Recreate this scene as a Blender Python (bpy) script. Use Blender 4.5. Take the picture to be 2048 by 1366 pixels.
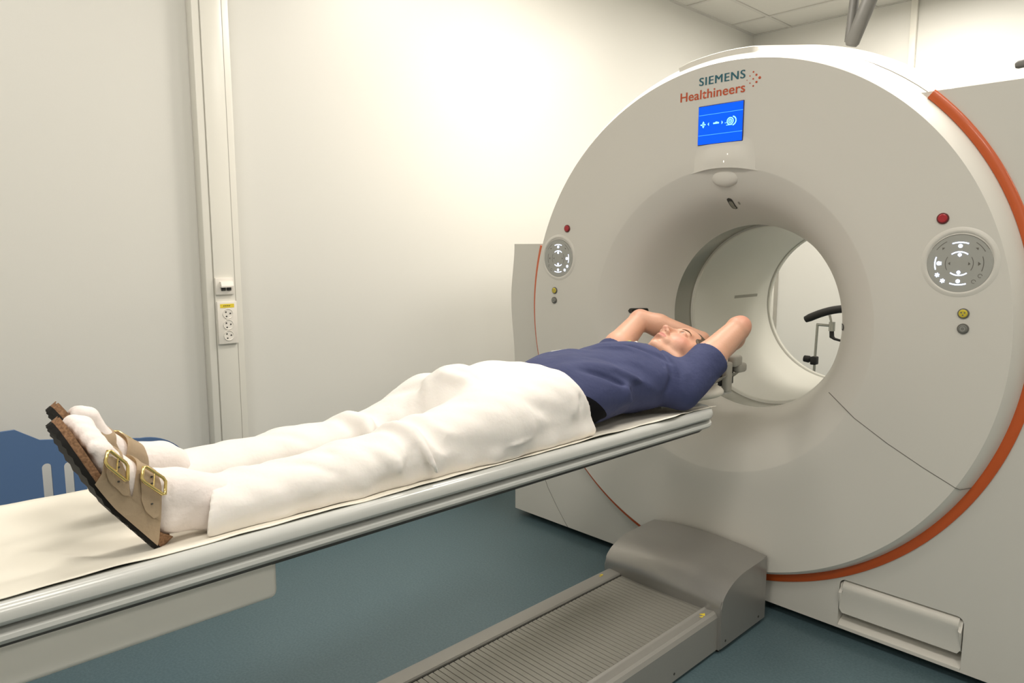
import bpy, bmesh, math, random
import numpy as np
from mathutils import Vector, Matrix
R = math.radians
for o in list(bpy.data.objects): bpy.data.objects.remove(o)
SC = bpy.context.scene
COL = SC.collection

# ------------------------------------------------------------------ camera
cd = bpy.data.cameras.new('camera'); cam = bpy.data.objects.new('camera', cd); COL.objects.link(cam)
cd.sensor_width = 36.0; cd.lens = 1428.0 / 2048.0 * 36.0; cd.clip_start = .05; cd.clip_end = 60
cam.location = (1.3287, -2.3414, 1.29)
cam.rotation_euler = (R(90 - 7.4), 0, R(46.06))
SC.camera = cam

# ------------------------------------------------------------------ light and exposure
w = bpy.data.worlds.new('world'); SC.world = w; w.use_nodes = True
w.node_tree.nodes['Background'].inputs[0].default_value = (1, .93, .82, 1)
w.node_tree.nodes['Background'].inputs[1].default_value = .05
SC.view_settings.view_transform = 'Standard'; SC.view_settings.look = 'None'
SC.view_settings.exposure = 0.0; SC.view_settings.gamma = 1.0; SC.view_settings.use_curve_mapping = False
WARM = (1, .94, .855)
CEIL = 2.92
# ceiling lamps: x, y, watts
LAMPS = [(-.45, .12, 31), (.95, .12, 19), (-.25, 2.05, 28), (.95, 2.05, 22), (-.45, -1.85, 9), (.95, -1.85, 13), (.95, -3.7, 24), (2.6, -1.85, 18)]
def area(name, loc, size, power, rot=(0, 0, 0), color=WARM, spread=180):
    l = bpy.data.lights.new(name, 'AREA'); l.shape = 'SQUARE'; l.size = size; l.energy = power; l.color = color
    l.spread = R(spread)
    o = bpy.data.objects.new(name, l); COL.objects.link(o); o.location = loc; o.rotation_euler = rot
    return o
for i, (x, y, p) in enumerate(LAMPS):
    area('ceiling_light_source', (x, y, CEIL - .045), .52, p)

# ------------------------------------------------------------------ materials
MATS = {}
def mat(name, color, rough=.5, metal=0, noise=None, bump=None, emit=None, sss=0, coat=0, spec=.5, node=None):
    """noise=(scale, amount, color2)   bump=(scale, strength)"""
    m = bpy.data.materials.new(name); m.use_nodes = True; nt = m.node_tree; b = nt.nodes['Principled BSDF']
    b.inputs['Base Color'].default_value = (*color, 1); b.inputs['Roughness'].default_value = rough
    b.inputs['Metallic'].default_value = metal; b.inputs['Specular IOR Level'].default_value = spec
    if coat: b.inputs['Coat Weight'].default_value = coat; b.inputs['Coat Roughness'].default_value = .08
    if sss:
        b.inputs['Subsurface Weight'].default_value = sss
        b.inputs['Subsurface Radius'].default_value = (.012, .004, .002); b.inputs['Subsurface Scale'].default_value = 1
    tc = nt.nodes.new('ShaderNodeTexCoord')
    if noise:
        n = nt.nodes.new('ShaderNodeTexNoise'); n.inputs['Scale'].default_value = noise[0]; n.inputs['Detail'].default_value = 4
        nt.links.new(tc.outputs['Object'], n.inputs['Vector'])
        r = nt.nodes.new('ShaderNodeMapRange'); r.inputs[1].default_value = .35; r.inputs[2].default_value = .65
        r.inputs[3].default_value = 0; r.inputs[4].default_value = noise[1]
        nt.links.new(n.outputs[0], r.inputs[0])
        mx = nt.nodes.new('ShaderNodeMix'); mx.data_type = 'RGBA'
        mx.inputs[6].default_value = (*color, 1); mx.inputs[7].default_value = (*noise[2], 1)
        nt.links.new(r.outputs[0], mx.inputs[0]); nt.links.new(mx.outputs[2], b.inputs['Base Color'])
    if bump:
        n = nt.nodes.new('ShaderNodeTexNoise'); n.inputs['Scale'].default_value = bump[0]; n.inputs['Detail'].default_value = 5
        nt.links.new(tc.outputs['Object'], n.inputs['Vector'])
        bp = nt.nodes.new('ShaderNodeBump'); bp.inputs['Strength'].default_value = bump[1]; bp.inputs['Distance'].default_value = .01
        nt.links.new(n.outputs[0], bp.inputs['Height']); nt.links.new(bp.outputs[0], b.inputs['Normal'])
    if emit:
        b.inputs['Emission Color'].default_value = (*emit[0], 1); b.inputs['Emission Strength'].default_value = emit[1]
    MATS[name] = m
    return m
WALL = mat('painted_wall', (.735, .725, .68), .42, noise=(1.2, .25, (.715, .705, .66)), bump=(220, .02))
FLOOR = mat('blue_vinyl', (.098, .155, .175), .45, noise=(130, .7, (.066, .112, .132)), bump=(260, .05))
TILE = mat('ceiling_tile', (.72, .70, .65), .9, noise=(60, .3, (.68, .66, .61)))
TBAR = mat('ceiling_bar', (.62, .60, .56), .5)
GANTRY = mat('gantry_plastic', (.71, .685, .63), .36, coat=.0, noise=(1.5, .2, (.69, .67, .615)))
GANTRYB = mat('gantry_base_plastic', (.67, .65, .60), .38, noise=(1.5, .2, (.65, .63, .58)))
GAP = mat('dark_gap', (.008, .008, .008), .7)
SEAM = mat('seam_shadow', (.16, .15, .13), .7)
ORANGE = mat('orange_trim', (.60, .105, .018), .38, coat=.2)
BORE = mat('bore_plastic', (.72, .71, .64), .3)
MYLAR = mat('smoky_window', (.27, .265, .215), .22, spec=.6)
BLUESCR = mat('screen_blue', (.0, .02, .3), .35, emit=((.0, .115, 1.0), 1.0), spec=.2)
SCRLINE = mat('screen_line', (.1, .4, .9), .3, emit=((.05, .38, 1.0), .9))
SCRICON = mat('screen_icon', (.4, .8, 1), .3, emit=((.25, .8, 1.0), 1.1))
BEZEL = mat('screen_bezel', (.02, .03, .12), .3)
TEAL = mat('teal_print', (.02, .125, .165), .5)
ORPRINT = mat('orange_print', (.55, .085, .025), .5)
PANELG = mat('panel_grey', (.40, .40, .37), .33)
RECESS = mat('panel_recess', (.36, .36, .33), .35)
GLYPH = mat('lit_symbol', (.8, .85, 1), .4, emit=((.62, .74, 1.0), 2.6))
DGLYPH = mat('dark_symbol', (.15, .14, .12), .5)
REDB = mat('red_button', (.42, .02, .03), .35)
REDR = mat('red_button_rim', (.13, .015, .015), .4)
YELB = mat('yellow_button', (.62, .5, .04), .4)
BRIM = mat('button_rim', (.13, .125, .11), .4)
GREYB = mat('grey_button', (.2, .2, .18), .35)
STEEL = mat('brushed_grey_metal', (.35, .34, .32), .34, metal=.5, noise=(300, .3, (.32, .31, .29)))
ALU = mat('anodised_grey', (.36, .35, .325), .38, metal=.35, noise=(200, .2, (.33, .32, .30)))
SLAT = mat('slat_metal', (.33, .32, .285), .45, metal=.4, noise=(90, .35, (.29, .28, .25)))
RAIL = mat('rail_plastic', (.53, .54, .52), .24, coat=.2)
DARK = mat('dark_rubber', (.035, .036, .034), .6)
GROOVE = mat('rail_groove', (.09, .085, .07), .5)
ARMW = mat('support_white', (.74, .715, .66), .38)
SHEET = mat('sheet_paper', (.84, .80, .70), .8, bump=(9, .25))
TROUS = mat('white_cotton', (.82, .785, .75), .85, bump=(14, .5), sss=.05)
SOCK = mat('white_sock', (.84, .77, .74), .9, bump=(70, .25))
NAVY = mat('navy_cotton', (.043, .053, .135), .85, noise=(12, .5, (.036, .045, .118)), bump=(16, .7))
BLACKC = mat('black_cotton', (.004, .004, .006), .95, spec=.15)
SUEDE = mat('beige_suede', (.66, .53, .37), .85, noise=(60, .5, (.61, .485, .335)), bump=(180, .12))
CORK = mat('cork', (.30, .165, .085), .8, noise=(260, .9, (.15, .075, .035)), bump=(260, .25))
SOLE = mat('black_sole', (.010, .009, .008), .75, spec=.25)
BRASS = mat('brass_buckle', (.72, .56, .22), .22, metal=.9)
HAIR = mat('brown_hair', (.10, .062, .028), .5, noise=(160, .8, (.045, .028, .014)), bump=(160, .5))
BROW = mat('eyebrow_hair', (.17, .095, .05), .8)
LIP = mat('lip_skin', (.50, .17, .14), .42, sss=.1)
EYEW = mat('eye_white', (.72, .68, .62), .2)
IRIS = mat('eye_iris', (.10, .12, .12), .15)
HOLD = mat('holder_grey', (.44, .42, .37), .5)
CLOTHW = mat('holder_cloth', (.66, .64, .57), .8)
BLUEP = mat('blue_panel_plastic', (.085, .16, .32), .5)
SLOTW = mat('slot_edge', (.6, .6, .57), .6)
SOCKW = mat('socket_plastic', (.84, .80, .73), .3)
YTAG = mat('yellow_tag', (.85, .66, .05), .5)
HOLE = mat('socket_hole', (.05, .05, .045), .6)
TRUNK = mat('trunking_metal', (.80, .78, .71), .3)
TRGREY = mat('trunking_groove', (.42, .40, .35), .5)
CHROME = mat('stand_steel', (.42, .42, .38), .25, metal=.8)
PADB = mat('black_pad', (.012, .011, .010), .65)
ARMG = mat('arm_grey', (.10, .098, .09), .5)
LAMPF = mat('lamp_frame', (.7, .7, .68), .4)
LAMPE = mat('lamp_diffuser', (1, .95, .85), .5, emit=(WARM, 3.0))
GREYM = mat('grey_marking', (.34, .33, .28), .5)
GLASSD = mat('sensor_glass', (.02, .024, .02), .12)
BADGE = mat('badge_white', (.8, .8, .76), .5)
BADGEY = mat('badge_yellow', (.55, .6, .12), .5)
PATCH = mat('logo_patch', (.30, .34, .55), .6)
# skin: pinker patches where the skin itself is redder (elbows, cheeks)
def skin_mat(spots, lips):
    m = mat('skin', (.66, .37, .255), .48, sss=.12, bump=(140, .08)); nt = m.node_tree; b = nt.nodes['Principled BSDF']
    geo = nt.nodes.new('ShaderNodeTexCoord'); prev = None
    base = nt.nodes.new('ShaderNodeRGB'); base.outputs[0].default_value = (.66, .37, .255, 1); prev = base.outputs[0]
    for (c, rad, amt, col) in spots:
        vm = nt.nodes.new('ShaderNodeVectorMath'); vm.operation = 'DISTANCE'; vm.inputs[1].default_value = c
        nt.links.new(geo.outputs['Object'], vm.inputs[0])
        mr = nt.nodes.new('ShaderNodeMapRange'); mr.interpolation_type = 'SMOOTHSTEP'
        mr.inputs[1].default_value = 0; mr.inputs[2].default_value = rad; mr.inputs[3].default_value = amt; mr.inputs[4].default_value = 0
        nt.links.new(vm.outputs['Value'], mr.inputs[0])
        mx = nt.nodes.new('ShaderNodeMix'); mx.data_type = 'RGBA'; mx.inputs[7].default_value = (*col, 1)
        nt.links.new(mr.outputs[0], mx.inputs[0]); nt.links.new(prev, mx.inputs[6]); prev = mx.outputs[2]
    sb = nt.nodes.new('ShaderNodeVectorMath'); sb.operation = 'SUBTRACT'; sb.inputs[1].default_value = lips[0]
    dv = nt.nodes.new('ShaderNodeVectorMath'); dv.operation = 'DIVIDE'; dv.inputs[1].default_value = lips[1]
    ln = nt.nodes.new('ShaderNodeVectorMath'); ln.operation = 'LENGTH'
    nt.links.new(geo.outputs['Object'], sb.inputs[0]); nt.links.new(sb.outputs[0], dv.inputs[0]); nt.links.new(dv.outputs[0], ln.inputs[0])
    mr = nt.nodes.new('ShaderNodeMapRange'); mr.interpolation_type = 'SMOOTHSTEP'
    mr.inputs[1].default_value = .82; mr.inputs[2].default_value = 1.05; mr.inputs[3].default_value = .85; mr.inputs[4].default_value = 0
    nt.links.new(ln.outputs['Value'], mr.inputs[0])
    mx = nt.nodes.new('ShaderNodeMix'); mx.data_type = 'RGBA'; mx.inputs[7].default_value = (.50, .17, .14, 1)
    nt.links.new(mr.outputs[0], mx.inputs[0]); nt.links.new(prev, mx.inputs[6]); prev = mx.outputs[2]
    nt.links.new(prev, b.inputs['Base Color'])
    return m

# ------------------------------------------------------------------ mesh helpers
def link(name, me, parent=None, loc=None):
    o = bpy.data.objects.new(name, me); COL.objects.link(o)
    if parent is not None: o.parent = parent
    if loc is not None: o.location = loc
    return o
def tag(o, label=None, cat=None, group=None, kind=None):
    if label: o['label'] = label
    if cat: o['category'] = cat
    if group: o['group'] = group
    if kind: o['kind'] = kind
    return o
def empty(name, loc, label, cat, group=None):
    o = bpy.data.objects.new(name, None); COL.objects.link(o); o.location = loc; o.empty_display_size = .1
    return tag(o, label, cat, group)
def adopt(child, parent):
    """parent while keeping the mesh in world coordinates"""
    child.parent = parent; child.matrix_parent_inverse = Matrix.Translation(-Vector(parent.location))
    return child
def from_bm(name, bm, material, parent=None, smooth=False, angle=None, world=True):
    bmesh.ops.recalc_face_normals(bm, faces=bm.faces[:])
    me = bpy.data.meshes.new(name); bm.to_mesh(me); bm.free()
    for m in (material if isinstance(material, (list, tuple)) else [material]): me.materials.append(m)
    if smooth or angle is not None:
        me.polygons.foreach_set('use_smooth', [True] * len(me.polygons))
        if angle is not None:
            me.set_sharp_from_angle(angle=R(angle))
    o = link(name, me)
    if parent is not None:
        if world: adopt(o, parent)
        else: o.parent = parent
    return o
def add_box(bm, x0, x1, y0, y1, z0, z1, bev=0, seg=2, M=None):
    r = bmesh.ops.create_cube(bm, size=1); vs = r['verts']
    for v in vs:
        v.co = Vector(((x0 + x1) / 2 + v.co.x * (x1 - x0), (y0 + y1) / 2 + v.co.y * (y1 - y0), (z0 + z1) / 2 + v.co.z * (z1 - z0)))
    if bev:
        es = list({e for v in vs for e in v.link_edges})
        g = bmesh.ops.bevel(bm, geom=es, offset=bev, segments=seg, profile=.5, affect='EDGES')
        vs = list({v for f in g['faces'] for v in f.verts} | {v for v in vs if v.is_valid})
    if M is not None:
        for v in vs: v.co = M @ v.co
    return vs
def box(name, dims, m, parent=None, bev=0, seg=2, M=None, angle=40):
    bm = bmesh.new(); add_box(bm, *dims, bev=bev, seg=seg, M=M)
    return from_bm(name, bm, m, parent, angle=angle if bev else None)
def add_tube(bm, pts, radii, n=16, caps=True):
    pts = [Vector(p) for p in pts]
    if not isinstance(radii, (list, tuple)): radii = [radii] * len(pts)
    rings = []; up = None
    for i, p in enumerate(pts):
        t = (pts[min(i + 1, len(pts) - 1)] - pts[max(i - 1, 0)]).normalized()
        if up is None:
            up = Vector((0, 0, 1)) if abs(t.z) < .9 else Vector((1, 0, 0))
        a = t.cross(up).normalized(); b = a.cross(t).normalized(); up = b
        rings.append([bm.verts.new(p + (a * math.cos(2 * math.pi * k / n) + b * math.sin(2 * math.pi * k / n)) * radii[i]) for k in range(n)])
    for r0, r1 in zip(rings, rings[1:]):
        for k in range(n): bm.faces.new((r0[k], r0[(k + 1) % n], r1[(k + 1) % n], r1[k]))
    if caps:
        bm.faces.new(rings[0][::-1]); bm.faces.new(rings[-1])
def tube(name, pts, radii, m, parent=None, n=16):
    bm = bmesh.new(); add_tube(bm, pts, radii, n); return from_bm(name, bm, m, parent, angle=50)
def add_disc(bm, c, r, y0, y1, n=48, rb=None, axis='y'):
    """cylinder along y between y0 (front) and y1, centre (x,z)"""
    pts = [(c[0], y0, c[1]), (c[0], y1, c[1])]
    add_tube(bm, pts, [r, rb or r], n)
def add_poly(bm, pts2, y0, y1):
    """prism of an outline in the xz plane"""
    a = [bm.verts.new((x, y0, z)) for x, z in pts2]; b = [bm.verts.new((x, y1, z)) for x, z in pts2]
    bm.faces.new(a); bm.faces.new(b[::-1])
    n = len(a)
    for i in range(n): bm.faces.new((a[i], b[i], b[(i + 1) % n], a[(i + 1) % n]))
def revolve(bm, prof, cx, cz, a0=0, a1=360, n=160, closed_prof=False, czf=None):
    """prof: list of (r, y[, dz]); revolve about the y axis through (cx, cz); angle 0 = +x, 90 = up"""
    full = abs(a1 - a0) >= 360; cnt = n if full else n + 1
    rings = []
    for i in range(cnt):
        t = R(a0 + (a1 - a0) * i / n)
        rings.append([bm.verts.new((cx + p[0] * math.cos(t), p[1], cz + (p[2] if len(p) > 2 else 0) + p[0] * math.sin(t))) for p in prof])
    m = len(prof); last = m if closed_prof else m - 1
    for i in range(n):
        A = rings[i]; B = rings[(i + 1) % cnt]
        for k in range(last): bm.faces.new((A[k], A[(k + 1) % m], B[(k + 1) % m], B[k]))
    if not full and closed_prof:
        bm.faces.new(rings[0][::-1]); bm.faces.new(rings[-1])
def lerp_lin(tab, s):
    if s <= tab[0][0]: return tab[0][1]
    for (a, va), (b, vb) in zip(tab, tab[1:]):
        if s <= b: return va + (vb - va) * (s - a) / (b - a)
    return tab[-1][1]
def lerp_chain(tab, s):
    if s <= tab[0][0]: return tab[0][1]
    for (a, va), (b, vb) in zip(tab, tab[1:]):
        if s <= b:
            t = (s - a) / (b - a); t = t * t * (3 - 2 * t); return va + (vb - va) * t
    return tab[-1][1]

# ------------------------------------------------------------------ room
XL, XR, YB, YF = -1.53, 3.4, 3.0, -4.6
def struct(o): o['kind'] = 'structure'; return o
struct(box('floor', (XL - .1, XR + .1, YF - .1, YB + .1, -.1, 0), FLOOR))
struct(box('wall_left', (XL - .1, XL, YF - .1, YB + .1, 0, CEIL + .1), WALL))
struct(box('wall_back', (XL, XR, YB, YB + .1, 0, CEIL + .1), WALL))
struct(box('wall_right', (XR, XR + .1, YF - .1, YB + .1, 0, CEIL + .1), WALL))
struct(box('wall_front', (XL, XR, YF - .1, YF, 0, CEIL + .1), WALL))
bm = bmesh.new(); add_box(bm, XL, XR, YF, YB, CEIL, CEIL + .1)
ceil = struct(from_bm('ceiling', bm, TILE))
# suspended ceiling grid: hanging bars below the tiles
bm = bmesh.new()
gx = [XL + .012] + [XL + .30 + .6 * i for i in range(9)]; gy = [YB - .012] + [YB - .36 - .6 * i for i in range(13)]
for x in gx:
    if x < XR: add_box(bm, x - .012, x + .012, YF, YB, CEIL - .006, CEIL + .001)
for y in gy:
    if y > YF: add_box(bm, XL, XR, y - .012, y + .012, CEIL - .0055, CEIL + .001)
struct(from_bm('trim_1', bm, TBAR))
struct(box('baseboard_left', (XL, XL + .012, YF, YB, 0, .09), FLOOR))
struct(box('baseboard_back', (XL + .012, XR, YB - .012, YB, 0, .09), FLOOR))
for i, (x, y, p) in enumerate(LAMPS):
    where = ['left of the scanner ring', 'right of the scanner ring', 'behind the scanner, left', 'behind the scanner, right', 'left of the patient table', 'right of the patient table', 'behind the photographer', 'by the right wall'][i]
    t = empty('ceiling_light', (x, y, CEIL - .02), 'square flush ceiling light panel ' + where, 'ceiling light', 'ceiling light panels')
    bm = bmesh.new()
    for (a, b, c, d) in ((-.3, .3, -.3, -.27), (-.3, .3, .27, .3), (-.3, -.27, -.27, .27), (.27, .3, -.27, .27)):
        add_box(bm, x + a, x + b, y + c, y + d, CEIL - .03, CEIL - .006)
    from_bm('frame', bm, LAMPF, t)
    box('diffuser', (x - .27, x + .27, y - .27, y + .27, CEIL - .02, CEIL - .010), LAMPE, t)

# wall trunking with outlets (left wall)
tr = empty('wall_trunking', (XL, -1.21, 1.4), 'vertical white cable trunking with two grooves on the left wall, carrying the outlets', 'cable trunking')
TY0, TY1 = -1.278, -1.138
bm = bmesh.new(); add_box(bm, XL + .0005, XL + .058, TY0, TY1, .0, CEIL - .007, bev=.006)
from_bm('housing', bm, TRUNK, tr, angle=40)
bm = bmesh.new(); add_box(bm, XL + .056, XL + .062, TY0 + .03, TY1 - .03, .02, CEIL - .03, bev=.002)
from_bm('cover_strip', bm, TRUNK, tr, angle=40)
for yy in (TY0 + .028, TY1 - .028):
    box('groove', (XL + .0575, XL + .0588, yy - .0015, yy + .0015, .02, CEIL - .03), TRGREY, tr)
xs = XL + .0622
yc = (TY0 + TY1) / 2
# socket plate
sp = empty('socket_plate', (xs, yc, 1.0), 'white triple socket plate with yellow label strip on the trunking', 'power socket')
box('plate', (xs, xs + .011, yc - .038, yc + .040, .918, 1.086), SOCKW, sp, bev=.003)
box('label_strip', (xs + .011, xs + .0118, yc - .027, yc + .028, 1.061, 1.076), YTAG, sp)
bm = bmesh.new()
for i in range(7): add_box(bm, xs + .0118, xs + .0121, yc - .014 + i * .004, yc - .012 + i * .004, 1.066, 1.071)
from_bm('label_print', bm, HOLE, sp)
for i in range(3):
    zc = 1.037 - i * .043
    bm = bmesh.new(); bmesh.ops.create_circle(bm, segments=32, radius=1)
    bm.clear()
    ring = []
    prof = [(.0205, .0112), (.0195, .0135), (.0185, .0135), (.017, .003 + .009), (.0, .012)]
    for k in range(32):
        a = 2 * math.pi * k / 32
        ring.append([bm.verts.new((xs + p[1], yc + .002 + p[0] * math.cos(a), zc + p[0] * math.sin(a))) for p in prof[:-1]])
    cv = bm.verts.new((xs + .0114, yc + .002, zc))
    for k in range(32):
        A, B = ring[k], ring[(k + 1) % 32]
        for q in range(3): bm.faces.new((A[q], A[q + 1], B[q + 1], B[q]))
        bm.faces.new((A[3], cv, B[3]))
    so = from_bm('socket', bm, SOCKW, sp, angle=30)
    bm = bmesh.new()
    for dy, dz in ((-.008, .007), (.009, .001), (-.006, -.010)):
        add_tube(bm, [(xs + .0116, yc + .002 + dy, zc + dz), (xs + .0128, yc + .002 + dy, zc + dz)], .0030, 12)
    h = from_bm('socket_hole', bm, HOLE); h.parent = so; h.matrix_parent_inverse = Matrix.Translation(-Vector(sp.location))
    h.matrix_parent_inverse = (sp.matrix_basis @ so.matrix_parent_inverse).inverted() if False else Matrix.Identity(4)
# data outlet
dp = empty('data_outlet', (xs, yc - .004, 1.14), 'small white data outlet with two ports above the triple socket', 'data outlet')
box('plate', (xs, xs + .010, yc - .040, yc + .032, 1.112, 1.178), SOCKW, dp, bev=.003)
bm = bmesh.new()
pts = [(0, 1.163), (.012, 1.163), (.018, 1.147), (.018, 1.141), (0, 1.141)]
a = [bm.verts.new((xs + .010 + p[0], yc - .024, p[1])) for p in pts]; b = [bm.verts.new((xs + .010 + p[0], yc + .024, p[1])) for p in pts]
bm.faces.new(a); bm.faces.new(b[::-1])
for i in range(5): bm.faces.new((a[i], b[i], b[(i + 1) % 5], a[(i + 1) % 5]))
from_bm('port_hood', bm, SOCKW, dp)
for d in (-.011, .011):
    box('port', (xs + .010, xs + .0145, yc + d - .0085, yc + d + .0085, 1.128, 1.1405), HOLE, dp, bev=.001)
# trunking on the back wall
t2 = box('wall_trunking', (-.405, -.365, YB - .03, YB, .09, CEIL - .007), TRUNK, None, bev=.004)
tag(t2, 'narrow white vertical strip on the back wall above the scanner', 'cable trunking')
t3 = empty('wall_trunking', (-1.26, YB, 1.5), 'grey vertical profile on the back wall near the left corner, seen through the bore', 'cable trunking')
box('housing', (-1.305, -1.262, YB - .02, YB, .09, 2.1), TRUNK, t3, bev=.003)
box('groove', (-1.262, -1.236, YB - .014, YB, .09, 2.1), TRGREY, t3)

# blue panel by the left wall
bp = empty('blue_panel', (-1.21, -2.1, 0), 'blue panel with rounded corner and vertical cut-out slots standing by the left wall', 'panel')
def arc2(cx, cy, r, a0, a1, n=10): return [(cx + r * math.cos(R(a0 + (a1 - a0) * i / n)), cy + r * math.sin(R(a0 + (a1 - a0) * i / n))) for i in range(n + 1)]
outl = [(-2.6, .735), (-1.965, .735), (-1.90, .690), (-1.86, .684)] + arc2(-1.565, .520, .115, 90, 0, 14)[0:0] + [(-1.60, .640)] + arc2(-1.60, .47, .17, 90, 0, 16)[1:] + [(-1.43, .16), (-2.6, .16)]
X0 = -1.20
bq = lambda y: -2.3414 + (y + .020 + 2.3414) * .944
bz_ = lambda z: 1.29 + (z - .014 - 1.29) * .944
bm = bmesh.new()
ov = [bm.verts.new((X0, bq(y), bz_(z))) for y, z in outl]
edges = [bm.edges.new((ov[i], ov[(i + 1) % len(ov)])) for i in range(len(ov))]
for i, yc2 in enumerate([-1.866, -1.804, -1.742, -1.680]):
    sl = arc2(yc2 - .022, .608 - (.012 if i == 0 else .02), .0135, 0, 180, 10) + arc2(yc2 - .022, .30, .0135, 180, 360, 10)
    sv = [bm.verts.new((X0, bq(y), bz_(z))) for y, z in sl]
    edges += [bm.edges.new((sv[j], sv[(j + 1) % len(sv)])) for j in range(len(sv))]
bmesh.ops.triangle_fill(bm, use_beauty=True, edges=edges, normal=(1, 0, 0))
g = bmesh.ops.extrude_face_region(bm, geom=bm.faces[:])
for v in [e for e in g['geom'] if isinstance(e, bmesh.types.BMVert)]: v.co.x -= .010
from_bm('board', bm, BLUEP, bp)
for y in (-1.55, -2.45):
    bm = bmesh.new(); add_box(bm, X0 - .035, X0 + .025, y - .02, y + .02, .0, .17, bev=.004)
    from_bm('foot', bm, SLOTW, bp)

# ------------------------------------------------------------------ scanner gantry
FYB = -.0575
GLINT = mat('painted_glint', (.9, .85, .75), .3, emit=((1, .93, .8), 1.2))  # glow that stands in for highlights on the intercom bump
G = empty('scanner_gantry', (0, .4, 0), 'large white ring-shaped CT scanner gantry with orange trim and round opening', 'ct scanner')
ZC = 1.041; ZF = 1.0305   # ring centre and face centre heights
YFACE = -.0575; YREAR = 1.08
# recess for the handle in the right flank
HX0, HX1, HZ0, HZ1 = .466, .826, .030, .207
hl = [(HX0, HZ0 + .012), (HX0, HZ1 - .02)] + arc2(HX0 + .02, HZ1 - .02, .02, 180, 90, 6) + arc2(HX1 - .02, HZ1 - .02, .02, 90, 0, 6) + [(HX1, HZ0 + .012)]
RO = .915
def frame_mesh(side, ztopv, xo):
    """one flank of the base: area between the drum circle (radius RO) and the outer side, from the floor gap up to ztopv"""
    bm = bmesh.new()
    n = 60
    z0 = .035
    inner = []; outer = []
    for i in range(n + 1):
        z = z0 + (ztopv - z0) * i / n
        d = z - ZC
        xi = math.sqrt(max(RO * RO - d * d, 0)) if abs(d) < RO else 0
        bulge = .0
        if side < 0: bulge = lerp_chain([(0, -1.089), (.76, -1.094), (1.06, -1.118), (1.31, -1.096)], z)
        else: bulge = lerp_chain([(0, 1.089), (.76, 1.095), (1.06, 1.118), (1.74, 1.09)], z)
        inner.append((side * xi, z)); outer.append((bulge, z))
    return inner, outer
def flank(side, ztopv, name, hole=None):
    inner, outer = frame_mesh(side, ztopv, 1.09)
    bm = bmesh.new()
    nx = 1
    V = []
    for (xi, z), (xo, _) in zip(inner, outer):
        V.append([bm.verts.new((xi, 0, z)), bm.verts.new((xo - side * .012, 0, z)), bm.verts.new((xo, .012, z)), bm.verts.new((xo, YREAR - .06, z)), bm.verts.new((xo - side*.05, YREAR - .02, z)), bm.verts.new((xi, YREAR - .02, z))])
    for A, B in zip(V, V[1:]):
        for k in range(5): bm.faces.new((A[k], A[k + 1], B[k + 1], B[k]))
        bm.faces.new((A[5], A[0], B[0], B[5]))
    bm.faces.new(V[0][::-1]); bm.faces.new(V[-1])
    return bm
bm = flank(-1, 1.312, 'base')
L_ = from_bm('base_cover', bm, GANTRYB, G, angle=30)
tag(L_, 'low left flank cover of the scanner base')
# right flank with the recess cut out by a boolean
bm = flank(1, 1.738, 'base')
Rf = from_bm('base_cover', bm, GANTRYB, G, angle=30)
tag(Rf, 'tall right flank cover of the scanner base with recessed handle')
# recess tray (real hollow): cut with a boolean modifier from a temporary cutter
bm = bmesh.new()
a = hl; add_poly(bm, a, -.05, .07)
bmesh.ops.recalc_face_normals(bm, faces=bm.faces[:])
cme = bpy.data.meshes.new('cut'); bm.to_mesh(cme); bm.free(); cut = bpy.data.objects.new('cut', cme); COL.objects.link(cut)
md = Rf.modifiers.new('b', 'BOOLEAN'); md.object = cut; md.operation = 'DIFFERENCE'; md.solver = 'EXACT'
bpy.context.view_layer.update()
dg = bpy.context.evaluated_depsgraph_get()
nm = bpy.data.meshes.new_from_object(Rf.evaluated_get(dg)); Rf.modifiers.clear(); Rf.data = nm
bpy.data.objects.remove(cut)
# handle flap inside the recess
bm = bmesh.new()
NX = 24
prof = [(.066, HZ1 - .004), (.020, HZ1 - .004), (.002, HZ1 - .008), (-.006, HZ1 - .018), (-.008, HZ1 - .030), (-.004, HZ1 - .042), (-.002, .105), (-.002, .092), (.004, .088), (.030, .088), (.066, .095)]
def prism_x(bm, prof, x0, x1):
    a = [bm.verts.new((x0, y, z)) for y, z in prof]; b = [bm.verts.new((x1, y, z)) for y, z in prof]
    bm.faces.new(a); bm.faces.new(b[::-1])
    n = len(a)
    for i in range(n): bm.faces.new((a[i], b[i], b[(i + 1) % n], a[(i + 1) % n]))
prism_x(bm, prof, HX0 + .003, HX1 - .003)
es = [e for e in bm.edges if abs(e.verts[0].co.x - e.verts[1].co.x) < 1e-6 and min(e.verts[0].co.y, e.verts[1].co.y) < .03]
bmesh.ops.bevel(bm, geom=es, offset=.009, segments=3, affect='EDGES')
from_bm('handle', bm, GANTRY, G, angle=40)
bm = bmesh.new()
prism_x(bm, [(.0, HZ0 + .012), (.0, HZ0 + .016), (.012, .056), (.045, .066), (.068, .068), (.068, HZ0 + .012)], HX0 + .001, HX1 - .001)
from_bm('handle_tray', bm, GANTRY, G, angle=30)
# orange trim
bm = bmesh.new()
def ringprof(r0, r1, y): return [(r0, .02), (r0, y + .002), (r0 + .003, y), (r1 - .003, y), (r1, y + .002), (r1, .02)]
a_end = math.degrees(math.atan2(1.735 - ZC, .640)); a_st = math.degrees(math.atan2(1.305 - ZC, -.912))
revolve(bm, ringprof(.924, .952, -.006), 0, ZC, a_st, 360 + a_end, 200, True)
ring = from_bm('ring_trim', bm, ORANGE, G, angle=40)
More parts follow.
